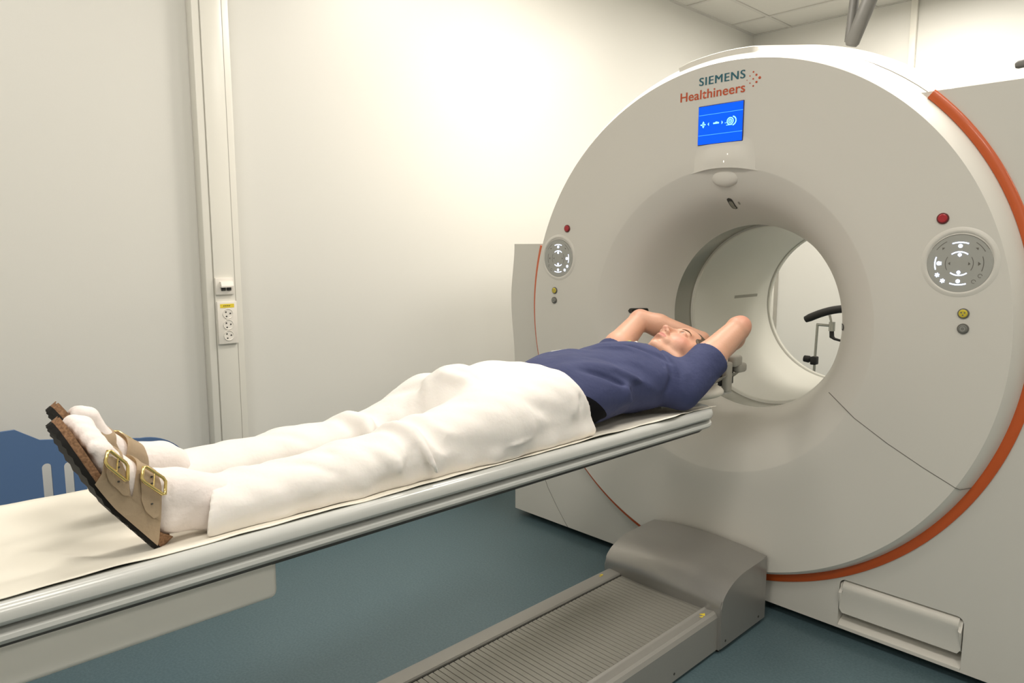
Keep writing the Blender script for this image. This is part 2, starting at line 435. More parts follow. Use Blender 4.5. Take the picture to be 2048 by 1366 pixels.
# front cover: face + funnel, one revolved shell; the face centre sits slightly lower than the ring centre
DZ = ZF - ZC
prof = [(.930, YREAR - .02), (.930, .03), (.927, .006), (.924, -.004, DZ * .2), (.918, -.018, DZ * .4), (.911, -.032, DZ * .7), (.905, -.042, DZ), (.899, -.0505, DZ), (.893, YFACE, DZ), (.75, YFACE, DZ), (.6, YFACE, DZ), (.543, YFACE, DZ), (.538, -.0560, DZ),
        (.525, -.0500, DZ), (.50, -.0385, DZ), (.47, -.021, DZ), (.44, .003, DZ), (.415, .036, DZ), (.395, .075, DZ), (.378, .12, DZ), (.364, .165, DZ), (.355, .20, DZ), (.350, .215, DZ), (.350, .225, DZ), (.362, .232, DZ)]
bm = bmesh.new(); revolve(bm, prof, 0, ZC, 0, 360, 220)
fc = from_bm('front_cover', bm, GANTRY, G, angle=28)
# raised rear hood over the top
bm = bmesh.new()
n = 160; A0, A1 = 25, 102.3
rows = []
for i in range(n + 1):
    t = A0 + (A1 - A0) * i / n
    k = min(1, max(0, (A1 - t) / 2.6)); k2 = min(1, max(0, (t - A0) / 30.0)); k2 = k2 * k2 * (3 - 2 * k2)
    q = min(1, max(0, (t - 79.5) / 5.0)); q = q * q * (3 - 2 * q)
    h = .925 + (.043 * (1 - q) + .0035 * q) * k * k2
    ya_, yb_ = -.028 + .088 * (1 - q), -.029 + .219 * (1 - q)
    rows.append([bm.verts.new((r * math.cos(R(t)), y, ZC + r * math.sin(R(t)))) for r, y in ((.92 - .030 * q, ya_), (h - .004, yb_), (h, yb_ + .008), (h + .001, YREAR - .15), (h - .02, YREAR - .02), (.92, YREAR - .02))])
for A, B in zip(rows, rows[1:]):
    for k in range(5): bm.faces.new((A[k], A[k + 1], B[k + 1], B[k]))
bm.faces.new(rows[0][::-1]); bm.faces.new(rows[-1])
from_bm('rear_hood', bm, GANTRY, G, angle=35)
# bore: window ring, tube, rear flange, back cover
bm = bmesh.new(); revolve(bm, [(.358, .226, DZ), (.358, .375, DZ)], 0, ZC, 0, 360, 160)
from_bm('scan_window', bm, MYLAR, G, smooth=True)
bm = bmesh.new(); revolve(bm, [(.362, .360, DZ), (.350, .363, DZ), (.347, .370, DZ), (.350, .377, DZ), (.353, .381, DZ), (.353, 1.0, DZ), (.353, 1.06, DZ), (.349, 1.065, DZ), (.349, 1.085, DZ), (.356, 1.10, DZ), (.39, 1.11, DZ), (.45, 1.11, DZ)], 0, ZC, 0, 360, 160)
from_bm('bore_tube', bm, BORE, G, angle=30)
bm = bmesh.new(); revolve(bm, [(.3522, 1.050, DZ), (.3522, 1.058, DZ)], 0, ZC, 0, 360, 160)
from_bm('bore_seal', bm, GREYM, G)
bm = bmesh.new(); revolve(bm, [(.44, 1.11, DZ), (.88, 1.11), (.92, 1.09), (.930, 1.05)], 0, ZC, 0, 360, 160)
from_bm('back_cover', bm, GANTRYB, G, angle=30)
# floor skid: dark plinth set back under the base
box('plinth', (-1.04, 1.04, .07, YREAR - .08, .0, .036), GAP, G)
# seams (thin proud hairlines)
def hairline(name, pts, wd=.0012, m=SEAM):
    bm = bmesh.new(); add_tube(bm, pts, wd, 6); return from_bm(name, bm, m, G)
hairline('seam', [(.417, YFACE, .835), (.50, YFACE, .765), (.60, YFACE, .704), (.70, YFACE, .652), (.790, YFACE, .610), (.799, -.050, .606), (.817, -.010, .606)])
hairline('seam', [(-.417, YFACE, .835), (-.50, YFACE, .765), (-.60, YFACE, .704), (-.70, YFACE, .652), (-.790, YFACE, .610), (-.799, -.050, .606), (-.817, -.010, .606)])
hairline('seam', [(-.905, 0, .36), (-.896, 0, .26), (-.86, 0, .19), (-.80, 0, .11), (-.745, 0, .045), (-.735, 0, .036)])
hairline('seam', [(.932 * math.cos(R(a)), .066 + .001 * i, ZC + .932 * math.sin(R(a))) for i, a in enumerate(range(79, 45, -3))], .0011)
# raised intercom bump under the screen, cut off straight at the funnel edge, and a cup below it
def sst(t): t = min(1, max(0, t)); return t * t * (3 - 2 * t)
bm = bmesh.new(); rows = []
for i in range(49):
    x = -.115 + .26 * i / 48; row = []
    zb = ZF + math.sqrt(max(.541 ** 2 - x * x, 0)) - .004
    fx = sst((.13 - abs(x - .015)) / .085)
    row.append(bm.verts.new((x, FYB + .004, zb)))
    for j in range(25):
        zt = .125 * j / 24; fz = sst((.125 - zt) / .105)
        row.append(bm.verts.new((x, FYB - .0125 * fx * fz + .0008, zb + zt)))
    rows.append(row)
for A, B in zip(rows, rows[1:]):
    for j in range(25): bm.faces.new((A[j], A[j + 1], B[j + 1], B[j]))
from_bm('intercom_bump', bm, GANTRY, G, angle=50)
bm = bmesh.new(); bmesh.ops.create_uvsphere(bm, u_segments=40, v_segments=24, radius=1)
for v in bm.verts:
    v.co = Vector((.012 + v.co.x * .060, -.028 + v.co.y * .026, 1.545 + v.co.z * .040))
from_bm('intercom_cup', bm, GANTRY, G, smooth=True)
for x, z, r_ in ((.021, 1.588, .0028), (.034, 1.612, .0016)):  # two small glowing dots imitate glints on the bump, no lamps there
    bm = bmesh.new(); bmesh.ops.create_uvsphere(bm, u_segments=12, v_segments=8, radius=r_)
    for v in bm.verts: v.co = Vector((x + v.co.x * .6, FYB - .0112 + v.co.y * .5, z + v.co.z * 1.5))
    from_bm('bump_highlight', bm, GLINT, G, smooth=True)

# pictures from the face plane: (x, z)
FY = YFACE
def disc_part(name, c, r, y, th, m, parent=G, n=40, inner=None):
    bm = bmesh.new()
    pr = [(r, y + th), (r, y + .0006), (r - .0006, y)]
    if inner: pr += [(inner, y), (inner, y + th)]
    revolve(bm, pr, c[0], c[1], 0, 360, n)
    if not inner:
        bm.faces.new([v for v in bm.verts if abs(v.co.y - y) < 1e-7][::1]) if False else None
    o = from_bm(name, bm, m, None, angle=30)
    return o
def cyl_y(name, c, r, y0, y1, m, parent=None, n=40, bev=0):
    bm = bmesh.new()
    if bev:
        add_tube(bm, [(c[0], y1, c[1]), (c[0], y0 + bev, c[1]), (c[0], y0, c[1])], [r, r, r - bev], n)
    else: add_tube(bm, [(c[0], y1, c[1]), (c[0], y0, c[1])], r, n)
    o = from_bm(name, bm, m, None, angle=40)
    if parent is not None:
        if parent is G: adopt(o, G)
        else: o.parent = parent
    return o
# buttons (rim > cap)
def button(c, r, capm, rimm, label, kind=None):
    rim = cyl_y('button', c, r, FY - .005, FY + .004, rimm, G, bev=.0015)
    rim['label'] = label
    cap = cyl_y('button_cap', c, r * .78, FY - .0075, FY - .003, capm, rim, bev=.002)
    return rim, cap
SF = 1.0
def face_pt(x1, z1):   # scaled from unprojected value to the face plane
    return x1, z1
for sx in (-1, 1):
    side = 'left' if sx < 0 else 'right'
    button((sx * .7045, 1.3745), .0155, REDB, REDR, 'round red stop button above the %s control panel' % side)
    rim, cap = button((sx * .7735, 1.111), .0145, YELB, BRIM, 'round yellow button with radiation sign below the %s control panel' % side)
    bm = bmesh.new()
    for a in (90 + 0, 210, 330):
        a += 180
        add_tube(bm, [(sx * .7735 + .0048 * math.cos(R(a)), FY - .0074, 1.111 + .0048 * math.sin(R(a))), (sx * .7735 + .0048 * math.cos(R(a)), FY - .0079, 1.111 + .0048 * math.sin(R(a)))], .0022, 10)
    s = from_bm('radiation_sign', bm, DGLYPH, None); s.parent = rim
    rim, cap = button((sx * .7755, 1.0685), .0145, GREYB, BRIM, 'round grey button below the yellow one, %s side' % side)
    bm = bmesh.new(); revolve(bm, [(.0065, FY - .0079), (.005, FY - .0079)], sx * .7755, 1.0685, 0, 360, 24)
    s = from_bm('button_mark', bm, PANELG, None); s.parent = rim
    # control panel
    cx, cz, pr = sx * .7535, 1.2490, .0815
    bm = bmesh.new(); revolve(bm, [(pr + .016, FY - .0003), (pr + .008, FY - .003), (pr + .003, FY - .003), (pr, FY - .0005)], cx, cz + .004, 0, 360, 64)
    bz = from_bm('control_panel_rim', bm, GANTRY, G, smooth=True)
    cp = cyl_y('control_panel', (cx, cz), pr, FY - .0025, FY + .003, PANELG, G, 64, bev=.002)
    cp['label'] = 'round grey control panel with lit white-blue symbols on the %s of the ring' % side
    yg = FY - .0031
    def arc_band(bm, c, r, a0, a1, wdt, n=14):
        prev = None
        for i in range(n + 1):
            t = R(a0 + (a1 - a0) * i / n)
            q = [bm.verts.new((c[0] + (r + d) * math.cos(t), yg, c[1] + (r + d) * math.sin(t))) for d in (-wdt / 2, wdt / 2)]
            if prev: bm.faces.new((prev[0], prev[1], q[1], q[0]))
            prev = q
    def dot(bm, x, z, r, n=12):
        bm.faces.new([bm.verts.new((x + r * math.cos(2 * math.pi * k / n), yg, z + r * math.sin(2 * math.pi * k / n))) for k in range(n)])
    def wedge(bm, c, r, a, s, out=1):
        ca, sa = math.cos(R(a)), math.sin(R(a))
        P0 = (c[0] + r * ca, c[1] + r * sa)
        pts = [(0, s * 1.3), (-s * 1.5, 0), (0, -s * 1.3)] if out < 0 else [(0, s * 1.3), (s * 1.5, 0), (0, -s * 1.3)]
        bm.faces.new([bm.verts.new((P0[0] + u * ca - v * sa, yg, P0[1] + u * sa + v * ca)) for u, v in pts])
    def sym_(m, *parts):
        b_ = bmesh.new()
        for f in parts: f(b_)
        o = from_bm('symbol', b_, m, None); o.parent = cp
    for a in (90, 270):
        sym_(GLYPH, lambda b: arc_band(b, (cx, cz), pr * .72, a - 20, a + 20, .0030), lambda b: dot(b, cx, cz + pr * .60 * math.sin(R(a)), .0054), lambda b: wedge(b, (cx, cz), pr * .56, a, .0035, 1))
        sym_(GLYPH, lambda b: arc_band(b, (cx, cz), pr * .40, a - 38, a + 38, .0030), lambda b: dot(b, cx, cz + pr * .30 * math.sin(R(a)), .0048), lambda b: wedge(b, (cx, cz), pr * .3, a, .0035, -1))
    la = 180 if sx > 0 else 0
    sym_(GLYPH, lambda b: arc_band(b, (cx, cz), pr * .74, la - 17, la + 17, .0030), lambda b: dot(b, cx + pr * .62 * math.cos(R(la)), cz, .0058), lambda b: wedge(b, (cx, cz), pr * .54, la, .004, 1))
    sa_ = 222 if sx > 0 else 318
    for d in (-10, 10):
        c2 = (cx + pr * .76 * math.cos(R(sa_ + d)), cz + pr * .76 * math.sin(R(sa_ + d)))
        b_ = bmesh.new()
        for q in range(3):
            t = R(q * 60 + 20); u = .0062
            b_.faces.new([b_.verts.new((c2[0] + x * math.cos(t) - z * math.sin(t), yg - .0001 * q, c2[1] + x * math.sin(t) + z * math.cos(t))) for x, z in ((-u, -.0014), (u, -.0014), (u, .0014), (-u, .0014))])
        o = from_bm('symbol', b_, GLYPH, None); o.parent = cp
        c3 = (cx - pr * .76 * math.cos(R(sa_ + d)), cz + pr * .76 * math.sin(R(sa_ + d)))
        sym_(DGLYPH, lambda b: arc_band(b, c3, .005, 0, 300, .0014, 10))
    da = 0 if sx > 0 else 180
    sym_(DGLYPH, lambda b: arc_band(b, (cx, cz), pr * .72, da - 20, da + 20, .0018), lambda b: wedge(b, (cx, cz), pr * .56, da, .0045, 1))
    for a in (0, 180):
        sym_(DGLYPH, lambda b: arc_band(b, (cx, cz), pr * .42, a - 32, a + 32, .0016), lambda b: wedge(b, (cx, cz), pr * .27, a, .0036, 1))
    for a in (45, 135):
        sym_(DGLYPH, lambda b: arc_band(b, (cx, cz), pr * .85, a - 16, a + 12, .0016), lambda b: wedge(b, (cx, cz), pr * .7, a, .0036, 1))
    sym_(DGLYPH, lambda b: arc_band(b, (cx, cz), pr * .985, 30, 150, .001, 30))

# display
SX0, SX1, SZ0, SZ1 = -.089, .084, 1.652, 1.786
scr = box('display', (SX0, SX1, FY - .004, FY + .01, SZ0, SZ1), BEZEL, None, bev=.002); adopt(scr, G)
scr['label'] = 'bright blue status display below the lettering'
s2 = box('display_glass', (SX0 + .002, SX1 - .002, FY - .0048, FY - .0042, SZ0 + .002, SZ1 - .003), BLUESCR); s2.parent = scr
bm = bmesh.new()
for z in (SZ0 + .033, SZ1 - .032): add_box(bm, SX0 + .004, SX1 - .002, FY - .0052, FY - .0049, z - .0008, z + .0008)
s3 = from_bm('display_lines', bm, SCRLINE); s3.parent = scr
yg = FY - .0053
bm = bmesh.new()
def fdisc(x, z, r, n=24, sxx=1): bm.faces.new([bm.verts.new((x + sxx * r * math.cos(2 * math.pi * k / n), yg, z + r * math.sin(2 * math.pi * k / n))) for k in range(n)])
def fbox(x0, x1, z0, z1): bm.faces.new([bm.verts.new(p) for p in ((x0, yg, z0), (x1, yg, z0), (x1, yg, z1), (x0, yg, z1))])
zc = 1.7215; XO = .040
for rr in ((.0130, .0095), (.0070, .0042)):
    revolve(bm, [(rr[0], yg), (rr[1], yg)], XO - .0035, zc + .001, 0, 360, 28)
fdisc(XO - .0035, zc + .001, .002)
revolve(bm, [(.0165, yg), (.0125, yg)], XO + .0035, zc + .001, -80, 80, 20)
fbox(XO + -.018, XO + .004, zc - .0125, zc - .0105); fbox(XO + -.024, XO + -.016, zc - .004, zc - .0025)
fbox(XO + -.068, XO + -.046, zc - .002, zc + .003); fbox(XO + -.060, XO + -.052, zc + .003, zc + .005)
for x, d in ((XO - .036, 1), (XO - .085, -1)):
    bm.faces.new([bm.verts.new((x, yg, zc - .006)), bm.verts.new((x + .005 * d, yg, zc)), bm.verts.new((x, yg, zc + .006))])
fbox(XO + -.118, XO + -.098, zc - .002, zc + .002)
for x, z, d in ((XO - .107, zc + .004, 1), (XO - .107, zc - .004, -1)):
    bm.faces.new([bm.verts.new((x - .005, yg, z)), bm.verts.new((x + .005, yg, z)), bm.verts.new((x, yg, z + .008 * d))])
s4 = from_bm('display_icons', bm, SCRICON); s4.parent = scr
# lettering
def text_mesh(name, body, x0, x1, z0, h, m, bold=0, spacing=1.0, fat=0):
    cu = bpy.data.curves.new(name, 'FONT'); cu.body = body; cu.size = 1; cu.extrude = .0; cu.offset = bold; cu.space_character = spacing
    tmp = bpy.data.objects.new('tmp', cu); COL.objects.link(tmp); bpy.context.view_layer.update()
    me = bpy.data.meshes.new_from_object(tmp.evaluated_get(bpy.context.evaluated_depsgraph_get())); bpy.data.objects.remove(tmp)
    co = np.array([v.co[:] for v in me.vertices]); mn, mx = co.min(0), co.max(0)
    base = 0.0; capH = mx[1] - base
    for v in me.vertices:
        u = (v.co.x - mn[0]) / (mx[0] - mn[0]); q = (v.co.y - base) / capH
        v.co = (x0 + (x1 - x0) * u, FY - .0010, z0 + h * q)
    if fat:
        bmt = bmesh.new(); bmt.from_mesh(me); src = bmt.faces[:]
        for dx in (-fat, fat):
            g = bmesh.ops.duplicate(bmt, geom=src)
            for v in [e for e in g['geom'] if isinstance(e, bmesh.types.BMVert)]: v.co.x += dx; v.co.y -= .00005 * (2 if dx > 0 else 1)
        bmt.to_mesh(me); bmt.free()
    me.materials.clear(); me.materials.append(m)
    o = link(name, me); adopt(o, G); o['label'] = 'printed lettering ' + ('teal' if m is TEAL else 'orange-red')
    return o
text_mesh('lettering', 'SIEMENS', -.0905, .0825, 1.8570, .0270, TEAL, .0, 1.15, .0011)
text_mesh('lettering', 'Healthineers', -.1660, .0840, 1.8120, .0310, ORPRINT, .006, 1.05, .0006)
bm = bmesh.new()
for x, z, r in ((.112, 1.871, .0028), (.123, 1.860, .0036), (.135, 1.849, .0046), (.124, 1.837, .0036), (.113, 1.826, .0028), (.100, 1.860, .0020), (.112, 1.849, .0026), (.101, 1.837, .0020), (.090, 1.848, .0014)):
    add_tube(bm, [(x, FY - .0010, z), (x, FY + .001, z)], r, 14)
o = from_bm('logo_dots', bm, ORPRINT, G); o['label'] = 'pattern of orange dots beside the lettering'

# sensors in the funnel
def funnel_r(y):
    tab = [(p[1], p[0]) for p in prof[8:21]]
    for (a, ra), (b, rb) in zip(tab, tab[1:]):
        if a <= y <= b and b > a: return ra + (rb - ra) * (y - a) / (b - a)
    return .35
prof = [(.543, YFACE), (.538, -.0560), (.525, -.0500), (.50, -.0385), (.47, -.021), (.44, .003), (.415, .036), (.395, .075), (.378, .12), (.364, .165), (.355, .20), (.350, .215), (.350, .225)]
def funnel_r(y):
    for (ra, a), (rb, b) in zip(prof, prof[1:]):
        if a <= y <= b and b > a: return ra + (rb - ra) * (y - a) / (b - a)
    return .35
def funnel_patch(name, ang, y0, y1, hw, m, lift=-.0015, capsule=True):
    bm = bmesh.new(); rows = []; n = 20; mcount = 8
    for i in range(n + 1):
        y = y0 + (y1 - y0) * i / n
        e = min(y - y0, y1 - y)
        k = 1 if e > hw else math.sqrt(max(0, 1 - (1 - e / hw) ** 2)) if capsule else 1
        k = max(k, .02); r = funnel_r(y) + lift
        rows.append([bm.verts.new((r * math.cos(R(ang) + hw * k * (2 * j / mcount - 1) / r), y, ZF + r * math.sin(R(ang) + hw * k * (2 * j / mcount - 1) / r))) for j in range(mcount + 1)])
    for A, B in zip(rows, rows[1:]):
        for j in range(mcount): bm.faces.new((A[j], A[j + 1], B[j + 1], B[j]))
    o = from_bm(name, bm, m, G, smooth=True); return o
for ang, yy in ((178.8, (.012, .092)), (.7, (.03, .10)), (89.6, (.004, .060))):
    q = funnel_patch('laser_window', ang, yy[0], yy[1], .0105, HOLE, -.0012)
    w2 = funnel_patch('window_glass', ang, yy[0] + .012, yy[1] - .004, .0072, MYLAR if ang > 80 and ang < 100 else GLASSD, -.0022)
funnel_patch('laser_window', 85.5, .02, .033, .004, GREYM, -.001)
# grey marking strip inside the tube
bm = bmesh.new(); rows = []
for i in range(13):
    y = .72 + .22 * i / 12
    rows.append([bm.verts.new((.3522 * math.cos(R(a)), y, ZF + .3522 * math.sin(R(a)))) for a in (173.0, 174.0, 175.2)])
for A, B in zip(rows, rows[1:]):
    for j in range(2): bm.faces.new((A[j], A[j + 1], B[j + 1], B[j]))
from_bm('marking_strip', bm, GREYM, G)
# small rod on the left shoulder
rod = tube('cover_rail', [(-1.07, .45, 1.325), (-1.07, .3, 1.327), (-.93, .12, 1.329)], .004, GREYM, None, 8); adopt(rod, G)

# ------------------------------------------------------------------ patient table
T = empty('patient_table', (0, -1.2, 0), 'long grey and white sliding scanner table with floor-mounted base track', 'scanner table')
def zedge(y): return .8275 - .0100 * (y + 2.21)
def zsurf(x, y): return zedge(y) - .030 * max(0, 1 - (x / .215) ** 2)
YE = -.385   # gantry end of the tabletop
def extrude_profile(bm, prof, ys, wfun):
    rows = []
    for y in ys:
        wf = wfun(y)
        rows.append([bm.verts.new((x * wf, y, zedge(y) + z)) for x, z in prof])
    n = len(prof)
    for A, B in zip(rows, rows[1:]):
        for k in range(n): bm.faces.new((A[k], A[(k + 1) % n], B[(k + 1) % n], B[k]))
    bm.faces.new(rows[0][::-1]); bm.faces.new(rows[-1])
def wend(y, r=.075, y1=YE):
    d = y1 - y
    if d >= r: return 1.0
    return 1 - .30 * (1 - math.sqrt(max(0, 1 - (1 - d / r) ** 2)))
ys = [-3.5, -2.8, -2.2, -1.6, -1.0, -.6] + [YE - .075 * (1 - math.sin(math.pi / 2 * i / 10)) for i in range(11)]
def sym(half): return half + [(-x, z) for x, z in half[::-1]]
top = sym([(0, -.031), (.08, -.027), (.14, -.018), (.185, -.009), (.205, -.003), (.216, -.002), (.224, -.006), (.229, -.014), (.229, -.024), (.224, -.031), (.216, -.034)] + [(.19, -.036), (0, -.040)])
top = [p for i, p in enumerate(top) if i == 0 or p != top[i - 1]]
top = top[:-1] if top[0] == top[-1] else top
bm = bmesh.new(); extrude_profile(bm, top, ys, wend)
tt = from_bm('tabletop', bm, RAIL, T, angle=35)
low = sym([(0, -.038), (.205, -.038), (.218, -.040), (.225, -.045), (.226, -.051), (.221, -.058), (.212, -.0615), (0, -.0615)])
bm = bmesh.new(); extrude_profile(bm, low, [y - .012 for y in ys], wend)
from_bm('side_rail', bm, RAIL, T, angle=35)
core = sym([(0, -.033), (.200, -.033), (.206, -.036), (.206, -.041), (.200, -.044), (0, -.044)])
bm = bmesh.new(); extrude_profile(bm, core, [y - .02 for y in ys], wend)
from_bm('rail_groove', bm, GROOVE, T)
und = sym([(0, -.058), (.20, -.058), (.203, -.066), (.19, -.078), (.12, -.088), (0, -.090)])
bm = bmesh.new(); extrude_profile(bm, und, [y - .06 for y in ys], wend)
from_bm('underside', bm, DARK, T, angle=35)
# white support arm below
bm = bmesh.new()
add_box(bm, -.207, .207, -3.5, -1.812, .683, .752, bev=.012, seg=4)
for v in bm.verts:
    if v.co.z > .72: v.co.z += (zedge(v.co.y) - .0665 - .752)
    else: v.co.z += (-.010 * (v.co.y + 1.8))
    if v.co.y > -1.95: v.co.x *= 1 - .10 * ((v.co.y + 1.95) / .145) ** 2
from_bm('support_arm', bm, ARMW, T, angle=40)
bm = bmesh.new(); add_box(bm, -.175, .175, -3.5, -1.84, .74, .765)
for v in bm.verts: v.co.z = zedge(v.co.y) + (-.08 if v.co.z < .75 else -.064)
from_bm('carriage', bm, DARK, T)
# pedestal beyond the frame carries the arm
box('pedestal', (-.19, .19, -3.4, -2.75, .1, .70), ARMW, T, bev=.02, seg=3)
# floor track
TX0, TX1, TZ = -.205, .238, .142
YT = -.372
ysT = (-3.3, YT)
bm = bmesh.new()
hp = [(TX0, .012), (TX0, TZ - .012), (TX0 + .003, TZ - .003), (TX0 + .010, TZ), (TX0 + .056, TZ), (TX0 + .060, TZ - .004), (TX0 + .060, TZ - .010),
      (TX1 - .052, TZ - .010), (TX1 - .050, TZ - .002), (TX1 - .046, TZ + .001), (TX1 - .042, TZ - .002), (TX1 - .036, TZ - .004), (TX1 - .014, TZ - .002), (TX1 - .006, TZ - .008), (TX1, TZ - .020), (TX1, .012)]
rows = [[bm.verts.new((x, y, z)) for x, z in hp] for y in ysT]
for k in range(len(hp)): bm.faces.new((rows[0][k], rows[0][(k + 1) % len(hp)], rows[1][(k + 1) % len(hp)], rows[1][k]))
bm.faces.new(rows[0][::-1]); bm.faces.new(rows[1])
from_bm('base_track', bm, ALU, T, angle=25)
box('track_gap', (TX0 + .0605, TX0 + .0650, -3.3, YT, TZ - .0105, TZ - .0085), GAP, T)
box('track_foot', (TX0 + .01, TX1 - .01, -3.3, YT, 0, .013), GAP, T)
# slatted cover (pattern of one roller cover)
bm = bmesh.new(); y = YT - .004; sw = .0185
x0, x1 = TX0 + .066, TX1 - .054
k = 0
while y > -2.2:
    a0, a1 = y - sw, y - .0034
    for (xa, xb, dz) in ((x0, x1, 0),):
        vs = [bm.verts.new(p) for p in ((xa, a0, TZ - .0075), (xb, a0, TZ - .0075), (xb, a1, TZ - .0062), (xa, a1, TZ - .0062), (xa, a0, TZ - .0100), (xb, a0, TZ - .0100), (xb, a1, TZ - .0100), (xa, a1, TZ - .0100))]
        for f in ((0, 1, 2, 3), (0, 4, 5, 1), (2, 6, 7, 3)): bm.faces.new([vs[i] for i in f])
    y -= sw; k += 1
from_bm('slat_cover', bm, SLAT, T)
box('slat_gap', (x0, x1, -2.2, YT - .001, TZ - .0100, TZ - .0094), GROOVE, T)
# end cover at the gantry: rounded hood
bm = bmesh.new()
C0, C1 = -.222, .250
cp_ = [(-.375, .012), (-.378, .160), (-.372, .172)]
for i in range(13):
    a = R(180 - 90 * i / 12); cp_.append((-.150 + .228 * math.cos(a) * 1.0 + .0, .160 + .075 * math.sin(a)))
cp_ = [(-.378, .012), (-.378, .152)] + [(-.20 + .178 * math.cos(R(180 - 78 * i / 14)), .152 + .082 * math.sin(R(180 - 78 * i / 14))) for i in range(1, 15)] + [(-.112, .236), (-.075, .237), (-.075, .012)]
NXc = 12; rows = []
for i in range(NXc + 1):
    u = i / NXc; x = C0 + (C1 - C0) * u
    crown = .018 * (1 - (2 * u - 1) ** 2)
    rows.append([bm.verts.new((x, y - (.012 * (1 - (2 * u - 1) ** 2) if z > .1 and y < -.2 else 0), z + (crown * min(1, (z - .1) / .1) if z > .1 else 0))) for y, z in cp_])
for A, B in zip(rows, rows[1:]):
    for k in range(len(cp_)): bm.faces.new((A[k], A[(k + 1) % len(cp_)], B[(k + 1) % len(cp_)], B[k]))
bm.faces.new(rows[0][::-1]); bm.faces.new(rows[-1])
es = [e for e in bm.edges if abs(e.verts[0].co.x - e.verts[1].co.x) < 1e-5 and (abs(e.verts[0].co.x - C0) < 1e-5 or abs(e.verts[0].co.x - C1) < 1e-5)]
bmesh.ops.bevel(bm, geom=es, offset=.004, segments=2, affect='EDGES')
from_bm('end_cover', bm, STEEL, T, angle=35)
box('end_cover_foot', (C0 + .012, C1 - .012, -.368, -.085, 0, .013), GAP, T)
def screw(c, axis):
    bm = bmesh.new(); p = Vector(c); d = Vector(axis)
    add_tube(bm, [p - d * .001, p + d * .0006], .0042, 12); o = from_bm('screw', bm, HOLE, T)
for c in ((C1, -.345, .035), (C1, -.125, .035), (TX1, -.62, .035), (TX1, -1.1, .035)): screw(c, (1, 0, 0))
# yellow warning stickers
def sticker(x, y, z, s):
    bm = bmesh.new()
    bm.faces.new([bm.verts.new(p) for p in ((x - s, y - s, z), (x + s, y - s * .6, z), (x, y + s, z))])
    bm.faces.new([bm.verts.new(p) for p in ((x - s * .1, y - s * 2.4, z), (x + s * 1.3, y - s * 2.2, z), (x + s * .5, y - s * .8, z))])
    from_bm('warning_sticker', bm, YTAG, T)
sticker(TX1 - .026, YT - .05, TZ - .0023, .010); sticker(TX0 + .022, YT - .07, TZ + .0012, .007)

# ------------------------------------------------------------------ sheet on the table
random.seed(3)
bm = bmesh.new(); NXs, NYs = 44, 230
ya, yb = -3.45, -.40
def snoise(x, y):
    return (math.sin(9.1 * y + 3 * x) + .7 * math.sin(17.3 * y - 11 * x + 1.3) + .5 * math.sin(31 * y + 23 * x + 2.1)) / 2.2
V = []
for j in range(NYs + 1):
    y = ya + (yb - ya) * j / NYs; row = []
    edge = .212 + .003 * snoise(.5, y) + (.003 * math.sin(7 * y))
    if y > -1.0: edge += .010 * math.sin((y + 1.0) * 22) * min(1, (y + 1) / .2)
    for i in range(NXs + 1):
        u = 2 * i / NXs - 1; x = u * edge
        z = zsurf(x, y) + .0030
        e = max(0, abs(u) - .86) / .14
        lift = e * e * (.0015 + .002 * snoise(2 * u, y * 2.2) + (.006 * max(0, math.sin(19 * y + 1)) if y > -1.1 else 0))
        wr = .0012 * snoise(x * 3, y)
        # rumples under and in front of the shoe
        d = math.hypot((x - .06) / .14, (y + 2.12) / .13)
        if d < 1: wr += .012 * (1 - d) * max(0, math.sin(46 * (y - .5 * x)))
        z += lift + wr - .0028 * e
        row.append(bm.verts.new((x, y, z)))
    V.append(row)
for A, B in zip(V, V[1:]):
    for i in range(NXs): bm.faces.new((A[i], A[i + 1], B[i + 1], B[i]))
sh = from_bm('bed_sheet', bm, SHEET, None, smooth=True)
md = sh.modifiers.new('thick', 'SOLIDIFY'); md.thickness = .0015; md.offset = 1
tag(sh, 'cream protective sheet spread along the patient table under the lying person', 'sheet')

